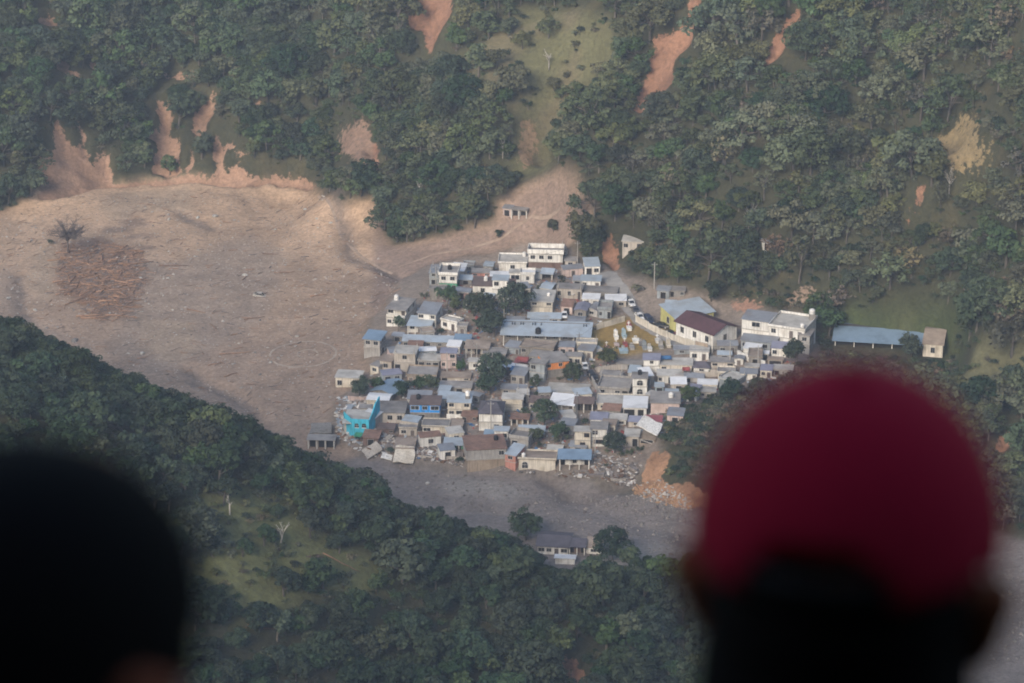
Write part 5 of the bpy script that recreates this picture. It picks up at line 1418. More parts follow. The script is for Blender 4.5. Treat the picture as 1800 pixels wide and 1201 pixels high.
vehicle('white car on the street below the school', 1028, 648, 'car', PAINT['white'], 10)
vehicle('black van on the street below the white car', 1041, 667, 'van', PAINT['black'], 16)
vehicle('white car on the roof-level yard behind the school', 992, 558, 'car', PAINT['white'], 0)
vehicle('pale wrecked car half buried in the open mud field', 457, 520, 'car', mat('paint_muddy', (.45, .42, .38), .7, .4, 1.0, rand=0), 82, sink=.55, roll=.12)

# ---------------------------------------------------------------- cemetery
def tomb(label, px, py, wc, kind, yaw=8, l=2.1, w_=1.1, h_=.7):
    P = ground(px, py, PAST)
    o = empty('tomb', P, math.radians(yaw)); tag(o, label, 'tomb', 'tombs in the cemetery')
    MB().box(-w_ / 2, w_ / 2, 0, l, -.4, h_).box(-w_ / 2 - .1, w_ / 2 + .1, -.1, l + .1, h_ + .001, h_ + .1).build('grave_box', WALL[wc], o)
    if kind == 'cross':
        MB().box(-.09, .09, l - .25, l - .1, h_ + .1, h_ + 1.4).box(-.42, .42, l - .26, l - .09, h_ + .85, h_ + 1.02).build('cross', M_WHITE, o)
    elif kind == 'stone':
        MB().box(-.4, .4, l - .3, l - .12, h_ + .1, h_ + .85).build('headstone', WALL[wc], o)
        child('headstone', opening_mesh('a', WALL[wc], M_SLAB), o, (0, l - .31, h_ + .3), 0, (.6, 1, .6))
    else:
        MB().box(-w_ / 2 + .05, w_ / 2 - .05, l * .45, l - .05, h_ + .1, h_ + 1.3).poly([(-w_ / 2, l * .4, h_ + 1.3), (w_ / 2, l * .4, h_ + 1.3), (0, l * .4, h_ + 1.75), (-w_ / 2, l, h_ + 1.3), (w_ / 2, l, h_ + 1.3), (0, l, h_ + 1.75)], [(0, 1, 2), (5, 4, 3), (0, 2, 5, 3), (1, 4, 5, 2), (0, 3, 4, 1)]).build('chapel', WALL[wc], o)
    return o
for args in (('wide white tomb at the cemetery edge nearest the school', 1051, 619, 'white', 'stone', 20, 2.4, 2.4), ('orange-brown tomb right of the wide white tomb', 1068, 617, 'salmon', 'cross'), ('white chapel tomb in the upper cemetery', 1084, 597, 'white', 'chapel'), ('turquoise tomb beside the white chapel tomb', 1098, 595, 'paleblue', 'chapel'),
             ('white tomb with a low box in the cemetery middle', 1119, 604, 'white', 'stone', 8, 2.2, 1.7), ('pale blue tomb at the lower edge of the cemetery', 1097, 622, 'paleblue', 'stone', 6, 2.4, 2.2), ('reddish tomb in the cemetery middle', 1100, 610, 'red', 'cross'), ('blue-grey chapel tomb at the lower right of the cemetery', 1134, 616, 'bluegrey', 'chapel'),
             ('small white tomb touching the blue-grey chapel tomb', 1143, 618, 'white', 'stone'), ('white cross tomb by the piered wall', 1157, 604, 'white', 'cross'), ('grey chapel tomb below the white cross tomb', 1163, 614, 'grey', 'chapel'), ('grey box tomb left of the blue-grey chapel tomb', 1112, 616, 'grey', 'stone'),
             ('dark slab tomb between the middle tombs', 1128, 609, 'block', 'stone'), ('tan cross tomb at the lower cemetery edge', 1080, 628, 'tan', 'cross'), ('white cross tomb at the top corner of the cemetery', 1107, 582, 'white', 'cross'), ('red-covered tomb near the street side of the cemetery', 1107, 577, 'red', 'stone'),
             ('pink tomb left of the pale blue tomb', 1085, 612, 'pink', 'cross'), ('cream chapel tomb at the right corner of the cemetery', 1176, 612, 'cream', 'chapel')):
    tomb(*args)

# ---------------------------------------------------------------- poles
def pole(label, px, py, h=8.0, arm=True, lamp=False, past=PAST, m_=None):
    P = ground(px, py, past)
    o = empty('utility_pole' if not lamp else 'street_lamp', P); tag(o, label, 'pole' if not lamp else 'lamp', 'poles in the village')
    MB().tube([(0, 0, -.6), (0, 0, h)], [.16, .10], 8).build('post', m_ or M_POLE, o)
    if arm:
        MB().box(-.8, .8, -.06, .06, h - .8, h - .68).build('crossarm', M_METAL, o)
        for x in (-.7, 0, .7):
            MB().lathe([(.05, h - .68), (.07, h - .6), (.04, h - .5)], 6, (x, 0)).build('insulator', M_LAMP, o)
    if lamp:
        MB().tube([(0, 0, h - .2), (.5, 0, h + .2), (1.0, 0, h + .2)], .05, 6).build('arm', M_METAL, o)
        MB().box(.8, 1.35, -.18, .18, h + .1, h + .3).build('lamp_head', M_WHITE, o)
    return o
pole('dark pole at the school end of the street', 1018, 618, 5.6, m_=M_METAL)
pole('pale lamp post among the trees left of the school', 886, 562, 6.0, False, True)
pole('tall pole in front of the white house with dark hipped roof', 863, 762, 9.0)
pole('tall pole below the bright white roof', 1014, 752, 10.0, m_=M_METAL)
pole('leaning-height pole beside the green-based house', 766, 513, 8.0)
pole('pole at the back right of the widest white house', 1015, 470, 8.0)
pole('pole on the slope above the yellow house', 1150, 508, 8.0)
pole('pole beside the terrace row yard', 1332, 650, 7.0)
pole('pole at the lane end beside the tree', 1283, 640, 6.5)
pole('short pole by the pink-white upper room', 786, 655, 6.0, False)
pole('pole beside the tan columned house', 838, 640, 6.0)
pole('pole beside the river at the blue-roofed house', 1046, 800, 7.0)

rt = random.Random(3)
for px, py, wpx, f, lab in TV:
    P = ground(px, py, PAST)
    s_, _ = px_scale(P)
    sc = 1.12 * wpx / s_ / 2 / (FORMS[f]['r'] + .7)
    tree(f, (P[0], P[1], P[2] - .1), sc, rt.uniform(0, 6.28), lab, sz=sc * rt.uniform(.95, 1.12))
for px, py, wpx, f, lab, past in ((924, 950, 66, 2, 'round bright green tree on the near river bank beside the grey-roofed house', 745), (1076, 985, 74, 0, 'dark tree right of the house on the near river bank', 740), (1110, 1005, 60, 7, 'green tree at the waterside near the red cap', 735)):
    P = ground(px, py, past); s_, _ = px_scale(P); sc = wpx / s_ / 2 / (FORMS[f]['r'] + .7)
    tree(f, (P[0], P[1], P[2] - .3), sc, 1.0, lab, sz=sc)
nsh = 0
for _ in range(6000):
    if nsh >= 70: break
    px, py = rv.uniform(600, 1420), rv.uniform(450, 830)
    if not pin(px, py, VIN) or any(pin(px, py, r) for r in ROADPX[:2]): continue
    p = ground(px, py, PAST)
    if hides(px, py, 16, 12, .12) or not clear(p[0], p[1], .5): continue
    f = rv.choice([13, 14, 15, 13, 15])
    sc = rv.uniform(.4, .85)
    tree(f, (p[0], p[1], p[2] - .1), sc, rv.uniform(0, 6.28), '%s yard shrub beside %s' % ({13: 'leafy green', 14: 'olive green', 15: 'low dark green'}[f], near_lm(px, py)), 'yard shrubs', 'shrub', 'shrub')
    nsh += 1

# bare and dead trees
def bare_tree(label, px, py, h, seed, mt, past=PAST, spread_=.5, twigs=26, lean=(0, 0), fine_=0):
    rg = random.Random(seed)
    P = ground(px, py, past)
    o = empty('bare_tree', P); tag(o, label, 'tree', 'bare trees')
    tr = MB(); br = MB()
    top = Vector((lean[0], lean[1], h * .55))
    r0 = .1 + h * .012
    tr.tube([(0, 0, -.5), (lean[0] * .4, lean[1] * .4, h * .28), top], [r0 * 1.3, r0, r0 * .7], 7)
    tr.build('trunk', mt, o, True)
    for k in range(twigs):
        f = rg.uniform(.55, 1)
        b0 = Vector((lean[0] * f, lean[1] * f, h * .55 * f))
        a = rg.uniform(0, 6.28); rr = h * spread_ * rg.uniform(.35, 1)
        e = b0 + Vector((rr * math.cos(a), rr * math.sin(a), h * rg.uniform(.12, .5))) if not fine_ else Vector((rr * math.cos(a) * 1.25, rr * math.sin(a) * 1.25, h * (.40 + .58 * rg.random() * math.sqrt(max(.1, 1.15 - (rr / (h * spread_)) ** 2)))))
        m_ = b0.lerp(e, .5) + Vector((rg.uniform(-.4, .4), rg.uniform(-.4, .4), rg.uniform(-.2, .5)))
        br.tube([b0, m_, e], [r0 * .5, r0 * .3, r0 * .1], 5)
        for _ in range(3):
            e2 = m_.lerp(e, rg.random()) + Vector((rg.uniform(-1, 1), rg.uniform(-1, 1), rg.uniform(0, 1.2))) * h * .1
            br.tube([m_.lerp(e, rg.uniform(.1, .8)), e2], [r0 * .22, r0 * .06], 4)
        for _ in range(fine_):
            b2 = m_.lerp(e, rg.uniform(.2, 1)); e2 = b2 + Vector((rg.gauss(0, 1), rg.gauss(0, 1), rg.gauss(.2, .7))) * h * .07
            br.tube([b2, e2], [r0 * .2, r0 * .12], 3, 0, False)
    br.build('branches', mt, o, True)
    return o
M_GREYBARK = mat('grey_bark', (.16, .135, .125), .9, .3, 1.5)
bare_tree('grey leafless tree standing in the mud beside the driftwood', 120, 445, 12, 11, M_GREYBARK, spread_=.42, twigs=52, fine_=18)
bare_tree('pale dead trunk standing at the mud edge before a green tree', 697, 425, 8.5, 12, M_PALE, spread_=.12, twigs=5, lean=(-.6, 0))
bare_tree('pale dead tree in the wood above the damaged gully house', 738, 350, 8, 13, M_PALE, past=900, spread_=.25, twigs=8)
bare_tree('pale forked dead tree on the slope above the village', 1317, 405, 9, 14, M_PALE, past=900, spread_=.4, twigs=16)
bare_tree('white broken trunk in the wood above the long shed', 1474, 475, 7, 15, M_PALE, past=850, spread_=.2, twigs=6)
bare_tree('tall pale trunk high on the left slope', 36, 95, 9, 16, M_PALE, past=900, spread_=.2, twigs=8)
bare_tree('pale trunk on the open grassy slope', 965, 122, 7, 17, M_PALE, past=900, spread_=.3, twigs=10)
bare_tree('pale straight trunk above the green clump of the gully', 884, 278, 7, 18, M_PALE, past=900, spread_=.25, twigs=8)
bare_tree('leaning bare tree on the near grassy patch', 492, 965, 7, 19, M_PALE, past=600, spread_=.3, twigs=9, lean=(.8, 0))
bare_tree('bare twisted stem at the upper edge of the near grass', 404, 905, 5, 20, M_PALE, past=600, spread_=.2, twigs=5)
bare_tree('pale trunk with bare top beside the tan clearing', 1668, 345, 8, 22, M_PALE, past=850, spread_=.25, twigs=9)

# ---------------------------------------------------------------- logs, boulders, wreckage on the mud
def log(label, px, py, length, ang, r, seed, past=PAST, group='logs stranded on the mud'):
    rg = random.Random(seed)
    P = ground(px, py, past)
    o = empty('log', P, ang); tag(o, label, 'log', group)
    pts = []
    for k in range(5):
        f = k / 4 - .5
        x = f * length; wx, wy = P[0] + x * math.cos(ang), P[1] + x * math.sin(ang)
        pts.append((x, rg.uniform(-.12, .12) * length * .2, height(wx, wy) - P[2] + r * .6 + rg.uniform(0, .25)))
    MB().tube(pts, [r, r * .92, r * .8, r * .65, r * .4], 7).build('trunk', M_WOOD, o, True)
    for k in range(rg.choice([0, 1, 2, 3])):
        b0 = Vector(pts[rg.choice([1, 2, 3])]); e = b0 + Vector((rg.uniform(-.5, 1) * length * .15, rg.choice([-1, 1]) * length * .12, rg.uniform(.1, .8)))
        MB().tube([b0, e], [r * .45, r * .15], 5).build('branch_stub', M_WOOD, o)
    return o
rl = random.Random(8)
for k in range(150):
    for _ in range(50):
        px, py = rl.uniform(95, 285), rl.uniform(415, 580)
        if pin(px, py, [(105, 430), (180, 418), (245, 440), (255, 500), (225, 560), (170, 570), (95, 500)]): break
    where = 'upper heap of driftwood on the mud' if py < 455 else ('middle of the driftwood heap on the mud' if py < 515 else 'lower fringe of the driftwood heap on the mud')
    log('brown bare log in the ' + where, px, py, rl.uniform(1.8, 6.5) if k % 6 else rl.uniform(6, 10), rl.gauss(.15, 1.0), rl.uniform(.09, .24), k, group='logs of the driftwood heap')
for k, (px, py, ln, an, lab) in enumerate(((305, 468, 8.5, .1, 'long pale log alone right of the driftwood heap'), (475, 448, 5, -.3, 'dark log on the upper mud'), (430, 490, 4, 1.3, 'upright-looking stump log beside a white boulder'), (415, 622, 9, .05, 'long thin log near the mud circle'), (447, 560, 6, .3, 'dark log in the middle of the mud field'),
                                             (500, 480, 6, .15, 'reddish log on the right mud'), (345, 548, 6, -.4, 'log below the grey gravel'), (380, 640, 5, .5, 'root log near the lower mud edge'), (375, 575, 5, 2.0, 'dark curved log on pale mud'), (560, 520, 5, .2, 'log beside the mud edge of the village'), (405, 660, 4, .6, 'log on the lower mud'),
                                             (1028, 373, 4, .5, 'pale log right of the damaged gully house'), (1010, 348, 5, .4, 'pale log up the muddy gully'), (465, 1105, 8, .5, 'pale fallen branch on the near grass'), (448, 1090, 6, .9, 'second pale fallen branch on the near grass'), (600, 990, 8, .15, 'thin pale fallen trunk at the upper near grass'))):
    log(lab, px, py, ln, an, .16, 300 + k, past=600 if py > 900 else PAST)
ROCKS = []
for k in range(8):
    rg = random.Random(40 + k)
    ROCKS.append(MB().rock((0, 0, .2), 1, rg).mesh('boulder', M_POLE if k < 3 else M_ROCK))
def boulder(label, px, py, r, k, past=PAST, group=None):
    P = ground(px, py, past)
    o = bpy.data.objects.new('boulder', ROCKS[k]); col.objects.link(o)
    o.location = P; o.rotation_euler = (0, 0, px); o.scale = (r, r * .8, r * .75)
    return tag(o, label, 'boulder', group or 'boulders on the mud')
for px, py, r, k, lab in ((430, 484, .9, 0, 'pale boulder at the foot of the upright log'), (378, 381, 1.2, 1, 'pale block on the sandy upper mud'), (348, 383, .9, 2, 'pale block left of the sandy mud blocks'), (297, 386, .7, 0, 'small pale block near the wet patch'), (537, 369, .9, 1, 'pale boulder by the upper track'), (522, 592, .8, 2, 'pale boulder above the mud circle'),
                          (248, 490, .8, 1, 'pale boulder at the right edge of the driftwood'), (296, 490, .7, 0, 'pale boulder on the grey gravel'), (14, 525, .9, 2, 'pale boulder at the frame edge of the mud'), (62, 546, .8, 0, 'pale boulder on the left mud bank'), (250, 622, 1.0, 1, 'pale boulder above the spur trees'), (667, 845, 1.3, 0, 'pale boulder in the river before the undercut houses'),
                          (752, 850, .8, 1, 'small pale boulder in the river'), (557, 385, .7, 2, 'pale stone right of the upper track'), (581, 392, .6, 0, 'pale stone on the track bend'), (130, 600, 1.4, 4, 'grey boulder on the left bank'), (580, 208, 1.2, 0, 'pale stone high among the trees above the mud')):
    boulder(lab, px, py, r, k)
for k in range(110):
    for _ in range(99):
        px, py = rl.uniform(5, 640), rl.uniform(350, 700)
        if pin(px, py, [(0, 400), (200, 345), (560, 350), (650, 430), (690, 500), (620, 640), (560, 700), (420, 690), (250, 640), (100, 600), (0, 530)]): break
    z = 'grey gravel of the mud field' if pin(px, py, POLY['gravel']) else ('sandy upper mud' if py < 430 else ('mud around the circle' if px > 400 and py > 560 else ('left mud bank' if px < 200 else 'open mud field')))
    boulder('scattered stone on the ' + z, px, py, rl.uniform(.25, .6), rl.choice([0, 3, 4, 5, 6, 7, 3, 4, 5, 6]), group='stones scattered on the mud')

def bits(name, label, cat, spots, mats, seed, shape='mix', smin=.1, smax=.45, sink=.35):
    """loose small pieces nobody could count, one mesh"""
    rg = random.Random(seed); q = MB()
    for (x, y) in spots:
        z = height(x, y); s = rg.uniform(smin, smax) * (1 if rg.random() < .9 else 1.8); mi = rg.randrange(len(mats))
        a = rg.uniform(0, 3.14); ca, sa = math.cos(a), math.sin(a)
        if shape == 'stick':
            l_ = rg.uniform(.8, 3.2); t_ = rg.gauss(0, .9); dx, dy = math.cos(t_) * l_, math.sin(t_) * l_
            q.tube([(x, y, z + .05), (x + dx, y + dy, height(x + dx, y + dy) + rg.uniform(.05, .35))], [s * .3, s * .15], 4, mi, False)
            continue
        if shape == 'stone' or (shape == 'mix' and rg.random() < .45):
            v = [(s * rg.uniform(.6, 1.2), 0, 0), (-s * rg.uniform(.6, 1.2), 0, 0), (0, s * rg.uniform(.6, 1.2), 0), (0, -s * rg.uniform(.6, 1.2), 0), (rg.uniform(-.2, .2) * s, 0, s * rg.uniform(.4, .9)), (0, 0, -s * .5)]
            q.poly([(x + a_ * ca - b_ * sa, y + a_ * sa + b_ * ca, z + c_ + s * .1) for a_, b_, c_ in v], [(0, 2, 4), (2, 1, 4), (1, 3, 4), (3, 0, 4), (2, 0, 5), (1, 2, 5), (3, 1, 5), (0, 3, 5)], mi)
        else:
            L1, L2, L3 = s * rg.uniform(.8, 3.5), s * rg.uniform(.5, 1.6), s * rg.uniform(.1, .6); tl = rg.uniform(-.5, .5)
            pts = [(u * L1, v_ * L2, w__ * L3 + u * L1 * math.sin(tl)) for w__ in (-.5, .5) for v_ in (-.5, .5) for u in (-.5, .5)]
            q.poly([(x + a_ * ca - b_ * sa, y + a_ * sa + b_ * ca, z + c_ + L3 * (.5 - sink) + .05) for a_, b_, c_ in pts], [(0, 2, 3, 1), (4, 5, 7, 6), (0, 1, 5, 4), (1, 3, 7, 5), (3, 2, 6, 7), (2, 0, 4, 6)], mi)
    o = q.build(name, mats); tag(o, label, cat, None, 'stuff'); return o
def sow(n, poly, seed, ok=None, past=PAST):
    rg = random.Random(seed); out = []
    xs, ys = [p[0] for p in poly], [p[1] for p in poly]
    w = [at_height(a, b_, 2.0) for a, b_ in poly]
    x0, x1, y0, y1 = min(p[0] for p in w), max(p[0] for p in w), min(p[1] for p in w), max(p[1] for p in w)
    for _ in range(n * 12):
        if len(out) >= n: break
        x, y = rg.uniform(x0, x1), rg.uniform(y0, y1)
        px, py = project(x, y, height(x, y))
        if pin(float(px), float(py), poly) and (ok is None or ok(x, y)): out.append((x, y))
    return out
cl_ = lambda x, y: clear(x, y, .1)
MUDP = [(-20, 390), (180, 330), (545, 335), (600, 360), (660, 440), (700, 500), (640, 600), (590, 700), (540, 760), (400, 720), (150, 640), (-20, 620)]
bits('stones', 'loose stones and gravel strewn over the mud field', 'stones', sow(4600, MUDP, 61), [M_ROCK, M_RUBBLE, M_ROCK, M_GREYBARK, M_RUBBLE, M_POLE], 71, 'stone', .08, .30)
bits('driftwood', 'broken branches and driftwood littered over the mud field', 'driftwood', sow(1700, [(105, 430), (180, 418), (250, 440), (258, 500), (225, 560), (170, 570), (95, 500)], 62) + sow(900, MUDP, 63), [M_WOOD, M_GREYBARK], 72, 'stick', .12, .45)
bits('river_stones', 'grey stones and wreckage lying on the river bed', 'stones', sow(700, [(640, 810), (930, 850), (1200, 900), (1230, 1000), (1000, 930), (700, 880)], 64) + sow(350, [(950, 860), (1100, 850), (1220, 895), (1230, 925), (1060, 890)], 65) + sow(500, [(1700, 960), (1830, 960), (1830, 1180), (1700, 1150)], 66), [M_ROCK, M_RUBBLE, M_GREYBARK], 73, 'stone', .12, .5)
M_SCRAP = [mat('scrap_white', (.62, .60, .57), .7, .2, 1), M_RUBBLE, M_WOOD, mat('scrap_tin', (.30, .34, .38), .5, .2, 1), mat('scrap_blue', (.06, .16, .32), .6, .2, 1), mat('scrap_red', (.28, .07, .06), .7, .2, 1), mat('scrap_grey', (.16, .15, .145), .9, .2, 1), M_RUBBLE, mat('scrap_brown', (.17, .12, .095), .9, .3, 1)]
bits('yard_clutter', 'boards, sacks, buckets and scrap lying in the village yards', 'clutter', sow(3200, VIN, 67, cl_), M_SCRAP, 74, 'mix', .14, .5)
bits('rubble', 'broken masonry and planks along the undercut river bank', 'rubble', sow(900, [(640, 770), (700, 800), (820, 822), (930, 832), (1040, 840), (1110, 855), (1130, 820), (1060, 800), (900, 800), (740, 780), (660, 760)], 68, cl_), [M_RUBBLE, M_RUBBLE, WALL['beige'], M_WOOD, M_SCRAP[0], M_SCRAP[6]], 75, 'mix', .18, .75)
bits('rubble', 'broken blocks and beams around the turquoise ruin', 'rubble', sow(420, [(590, 700), (655, 695), (660, 760), (690, 810), (640, 800), (595, 770)], 69, cl_), [M_RUBBLE, WALL['beige'], M_WOOD, M_SCRAP[0], M_SCRAP[3]], 76, 'mix', .2, .8)
bits('cliff_stones', 'yellowish fallen stones below the orange river bank', 'stones', sow(260, [(1100, 850), (1150, 838), (1220, 880), (1215, 900), (1130, 880)], 70), [mat('ochre_stone', (.36, .22, .12), .95, .3, 1), M_ROCK], 77, 'stone', .15, .6)

# tilted slabs and broken walls
def slab(label, px, py, w, d, t, rot, wc, yaw=0, lift=.3):
    P = ground(px, py, PAST)
    o = empty('fallen_slab', (P[0], P[1], P[2] + lift), math.radians(yaw)); tag(o, label, 'slab')
    q = MB(); rg = random.Random(int(px))
    ring = [(x * w / 2 * rg.uniform(.88, 1), y * d / 2 * rg.uniform(.88, 1)) for x, y in ((-1, -1), (-.4, -.9), (.1, -1), (1, -.92), (1, .1), (.85, 1), (.2, .9), (-.5, 1), (-1, .95), (-.93, 0))]
    m_ = len(ring)
    q.poly([(x, y, 0) for x, y in ring] + [(x, y, t) for x, y in ring], [tuple(range(m_ - 1, -1, -1)), tuple(range(m_, 2 * m_))] + [(k, (k + 1) % m_, m_ + (k + 1) % m_, m_ + k) for k in range(m_)])
    c = q.build('slab', WALL[wc], o); c.rotation_euler = rot
    return o
slab('cream floor slab tipped towards the river below the collapsed house', 711, 808, 5.6, 6.0, .3, (.55, .05, 0), 'cream', -6, 1.3)
slab('pale broken slab sliding into the river left of the cream one', 655, 797, 5, 4, .3, (.35, -.45, 0), 'beige', 20, .8)
slab('small pale slab at the river edge', 680, 806, 3, 2.2, .3, (.3, .2, 0), 'white', -10, .4)
slab('pale concrete slab hanging over the ravine', 1142, 770, 6.5, 6.0, .25, (.15, .38, 0), 'white', -20, 3.4)
slab('grey slab lying behind the broken cream house by the spur', 565, 768, 6, 6, .3, (.1, 0, 0), 'block', 0, 2.3)

def sheet(label, px, py, w, d, c, yaw=0, lift=1.8, name='tarpaulin', cat='tarpaulin'):
    P = ground(px, py, PAST)
    o = empty(name, P, math.radians(yaw)); tag(o, label, cat)
    rg = random.Random(int(px + py)); n = 8; q = MB()
    vv = [(w * (i / n - .5), d * (j / n - .5), lift - .35 * math.sin(math.pi * i / n) * math.sin(math.pi * j / n) + rg.uniform(-.05, .05) + .25 * j / n) for i in range(n + 1) for j in range(n + 1)]
    q.poly(vv, [(i * (n + 1) + j, (i + 1) * (n + 1) + j, (i + 1) * (n + 1) + j + 1, i * (n + 1) + j + 1) for i in range(n) for j in range(n)])
    cl = q.build('cloth', c, o, True); so = cl.modifiers.new('thickness', 'SOLIDIFY'); so.thickness = .02
    pm = MB().tube([(0, 0, -.3), (0, 0, lift)], .04, 5).mesh('post', M_WOOD)
    for x in (-w / 2, w / 2):
        for y in (-d / 2, d / 2): child('post', pm, o, (x, y, 0))
    return o
sheet('blue tarpaulin beside the white shed roof in the village middle', 912, 660, 4.5, 2.6, M_SCRAP[4], -15)
sheet('red tarpaulin left of the blue-grey house', 918, 648, 3.2, 3.0, M_SCRAP[5], -10, 2.6)
sheet('bright red cloth in the courtyard below the long cream house', 1191, 675, 2.6, 2.0, M_SCRAP[5], 0, 2.0)
sheet('second red cloth by the courtyard doorway', 1206, 664, 2.0, 2.2, M_SCRAP[5], 0, 2.4)
sheet('dark blue tarpaulin right of the violet-roofed tower', 1170, 645, 3.0, 2.2, M_SCRAP[4], 0, 2.6)
sheet('green sheet beside the turquoise ruin', 630, 775, 2.0, 2.5, WALL['green'], -10, 1.6)
sheet('white awning among the small gables behind the school', 1002, 525, 3.0, 1.6, M_SCRAP[0], -30, 1.6)

# roof vents of the school
sch = HOUSES['school']
vm = MB().box(-.09, .09, -.45, .45, -.3, .2).mesh('roof_vent', M_BLACK)
for u in (.09, .12, .19, .22, .33, .36, .43, .93, .96):
    child('roof_vent', vm, sch['root'], (-sch['w'] / 2 + u * sch['w'], sch['d'] * .78, sch['h'] + .25 + sch['d'] * .78 * math.tan(math.radians(10))))

# sagging power lines between the poles
PL = [o for o in bpy.data.objects if o.parent is None and o.name.startswith('utility_pole')]
M_WIRE = mat('wire', (.03, .03, .03), .6, .1, 1)
done = set()
for a in PL:
    for b_ in sorted(PL, key=lambda q: (q.location - a.location).length)[1:3]:
        if (b_.name, a.name) in done or (a.name, b_.name) in done or (a.location - b_.location).length > 90: continue
        done.add((a.name, b_.name))
        ha = max(v[2] for v in a.children[0].bound_box) - .6; hb = max(v[2] for v in b_.children[0].bound_box) - .6
        p0, p1_ = a.location + Vector((0, 0, ha)), b_.location + Vector((0, 0, hb))
        q = MB(); q.tube([p0.lerp(p1_, k / 10) - Vector((0, 0, 4 * (k / 10) * (1 - k / 10) * 1.4)) for k in range(11)], .03, 4)
        pa, pb = [near_lm(*[float(c) for c in project(o_.location.x, o_.location.y, o_.location.z)]) for o_ in (a, b_)]
        tag(q.build('power_line', M_WIRE), 'cable from %s to %s' % (pa, pb) if pa != pb else 'short cable between poles near %s' % pa, 'cable', 'power lines')

# ---------------------------------------------------------------- woods on both hillsides
def grid_val(a, x, y):
    i = np.clip(np.searchsorted(gx, x) - 1, 0, len(gx) - 2); j = np.clip(np.searchsorted(gy, y) - 1, 0, len(gy) - 2)
    return a[i, j]
scar_w = blur(scar | M['cliff'], 2)
rgt = np.random.default_rng(21)
nc = 120000
cx, cyy = rgt.uniform(-205, 205, nc), rgt.uniform(655, 1215, nc)
cz = heights(cx, cyy)
cpx, cpy = project(cx, cyy, cz)
czone = grid_val(zone, cx, cyy)
ok = ((czone == 0) | (czone == 4)) & (cpx > -260) & (cpx < 2060) & (cpy > -260) & (cpy < 1330)
ok &= grid_val(scar_w, cx, cyy) < .12
ok &= ~((czone == 0) & (cyy < 800))
val = {k: grid_val(M[k], cx, cyy) for k in ('pasture', 'green', 'rightgrass', 'slopegrass', 'clearing', 'clearing2', 'brown', 'bank', 'bank2')}
clump = fbm(cx, cyy, 22, 500)
KEEP_OUT = [[(1455, 560), (1665, 555), (1675, 640), (1460, 625)], [(870, 335), (940, 335), (935, 395), (870, 395)], [(1085, 405), (1140, 400), (1140, 445), (1085, 445)], [(1335, 405), (1362, 405), (1362, 445), (1335, 445)]]
for kp in KEEP_OUT:
    ok &= ~(inside(cpx, cpy, kp) & (czone == 0))
ok &= ~((czone == 0) & inside(cpx, cpy, [(560, 480), (760, 470), (720, 700), (700, 830), (540, 810)]))
ok &= ~((czone == 0) & inside(cpx, cpy, [(960, 780), (1120, 780), (1110, 870), (960, 880)]))
low_only = (czone == 0) & (inside(cpx, cpy, [(1140, 690), (1240, 650), (1420, 620), (1450, 760), (1260, 900), (1120, 890), (1120, 800)]) | inside(cpx, cpy, [(1440, 600), (1700, 600), (1760, 720), (1440, 720)]) | inside(cpx, cpy, [(1420, 620), (1480, 620), (1480, 720), (1300, 720)]) | inside(cpx, cpy, [(1080, 440), (1140, 440), (1140, 475), (1080, 475)]) | inside(cpx, cpy, [(1335, 440), (1362, 440), (1362, 475), (1335, 475)]) | inside(cpx, cpy, [(1285, 515), (1440, 520), (1440, 570), (1285, 560)]))
SIL_X = [-300, 0, 100, 330, 440, 520, 640, 680, 760, 850, 935, 945, 975, 1015, 1030, 1062, 1110, 1200, 1300, 1600]
SIL_Y = [500, 548, 598, 690, 732, 783, 826, 868, 890, 922, 960, 985, 996, 996, 985, 950, 955, 975, 990, 1100]     # outline of the near wood in the photograph
openpx = SCARS[1:] + [[(915, 190), (968, 190), (962, 300), (908, 312)], POLY['clearing'], POLY['clearing2'], POLY['brown']]
for (ox, oy) in ((0, 0), (0, 9)):
    ok &= ~((czone == 0) & (inside(cpx + ox, cpy - oy, POLY['cliff']) | inside(cpx + ox, cpy - oy, SCARS[0])))
for (ox, oy) in ((0, 0), (0, 16), (0, 32), (0, 48), (-15, 20), (15, 20), (-15, 38), (15, 38)):
    for p_ in openpx:
        ok &= ~((czone == 0) & inside(cpx + ox, cpy - oy, p_))
placed, cellmap = [], {}
def free(x, y, r):
    a, b_ = int(x // 6), int(y // 6)
    for u in range(a - 1, a + 2):
        for v in range(b_ - 1, b_ + 2):
            for (qx, qy, qr) in cellmap.get((u, v), ()):
                if (qx - x) ** 2 + (qy - y) ** 2 < (r + qr) ** 2:
                    return False
    return True
trees_all = []
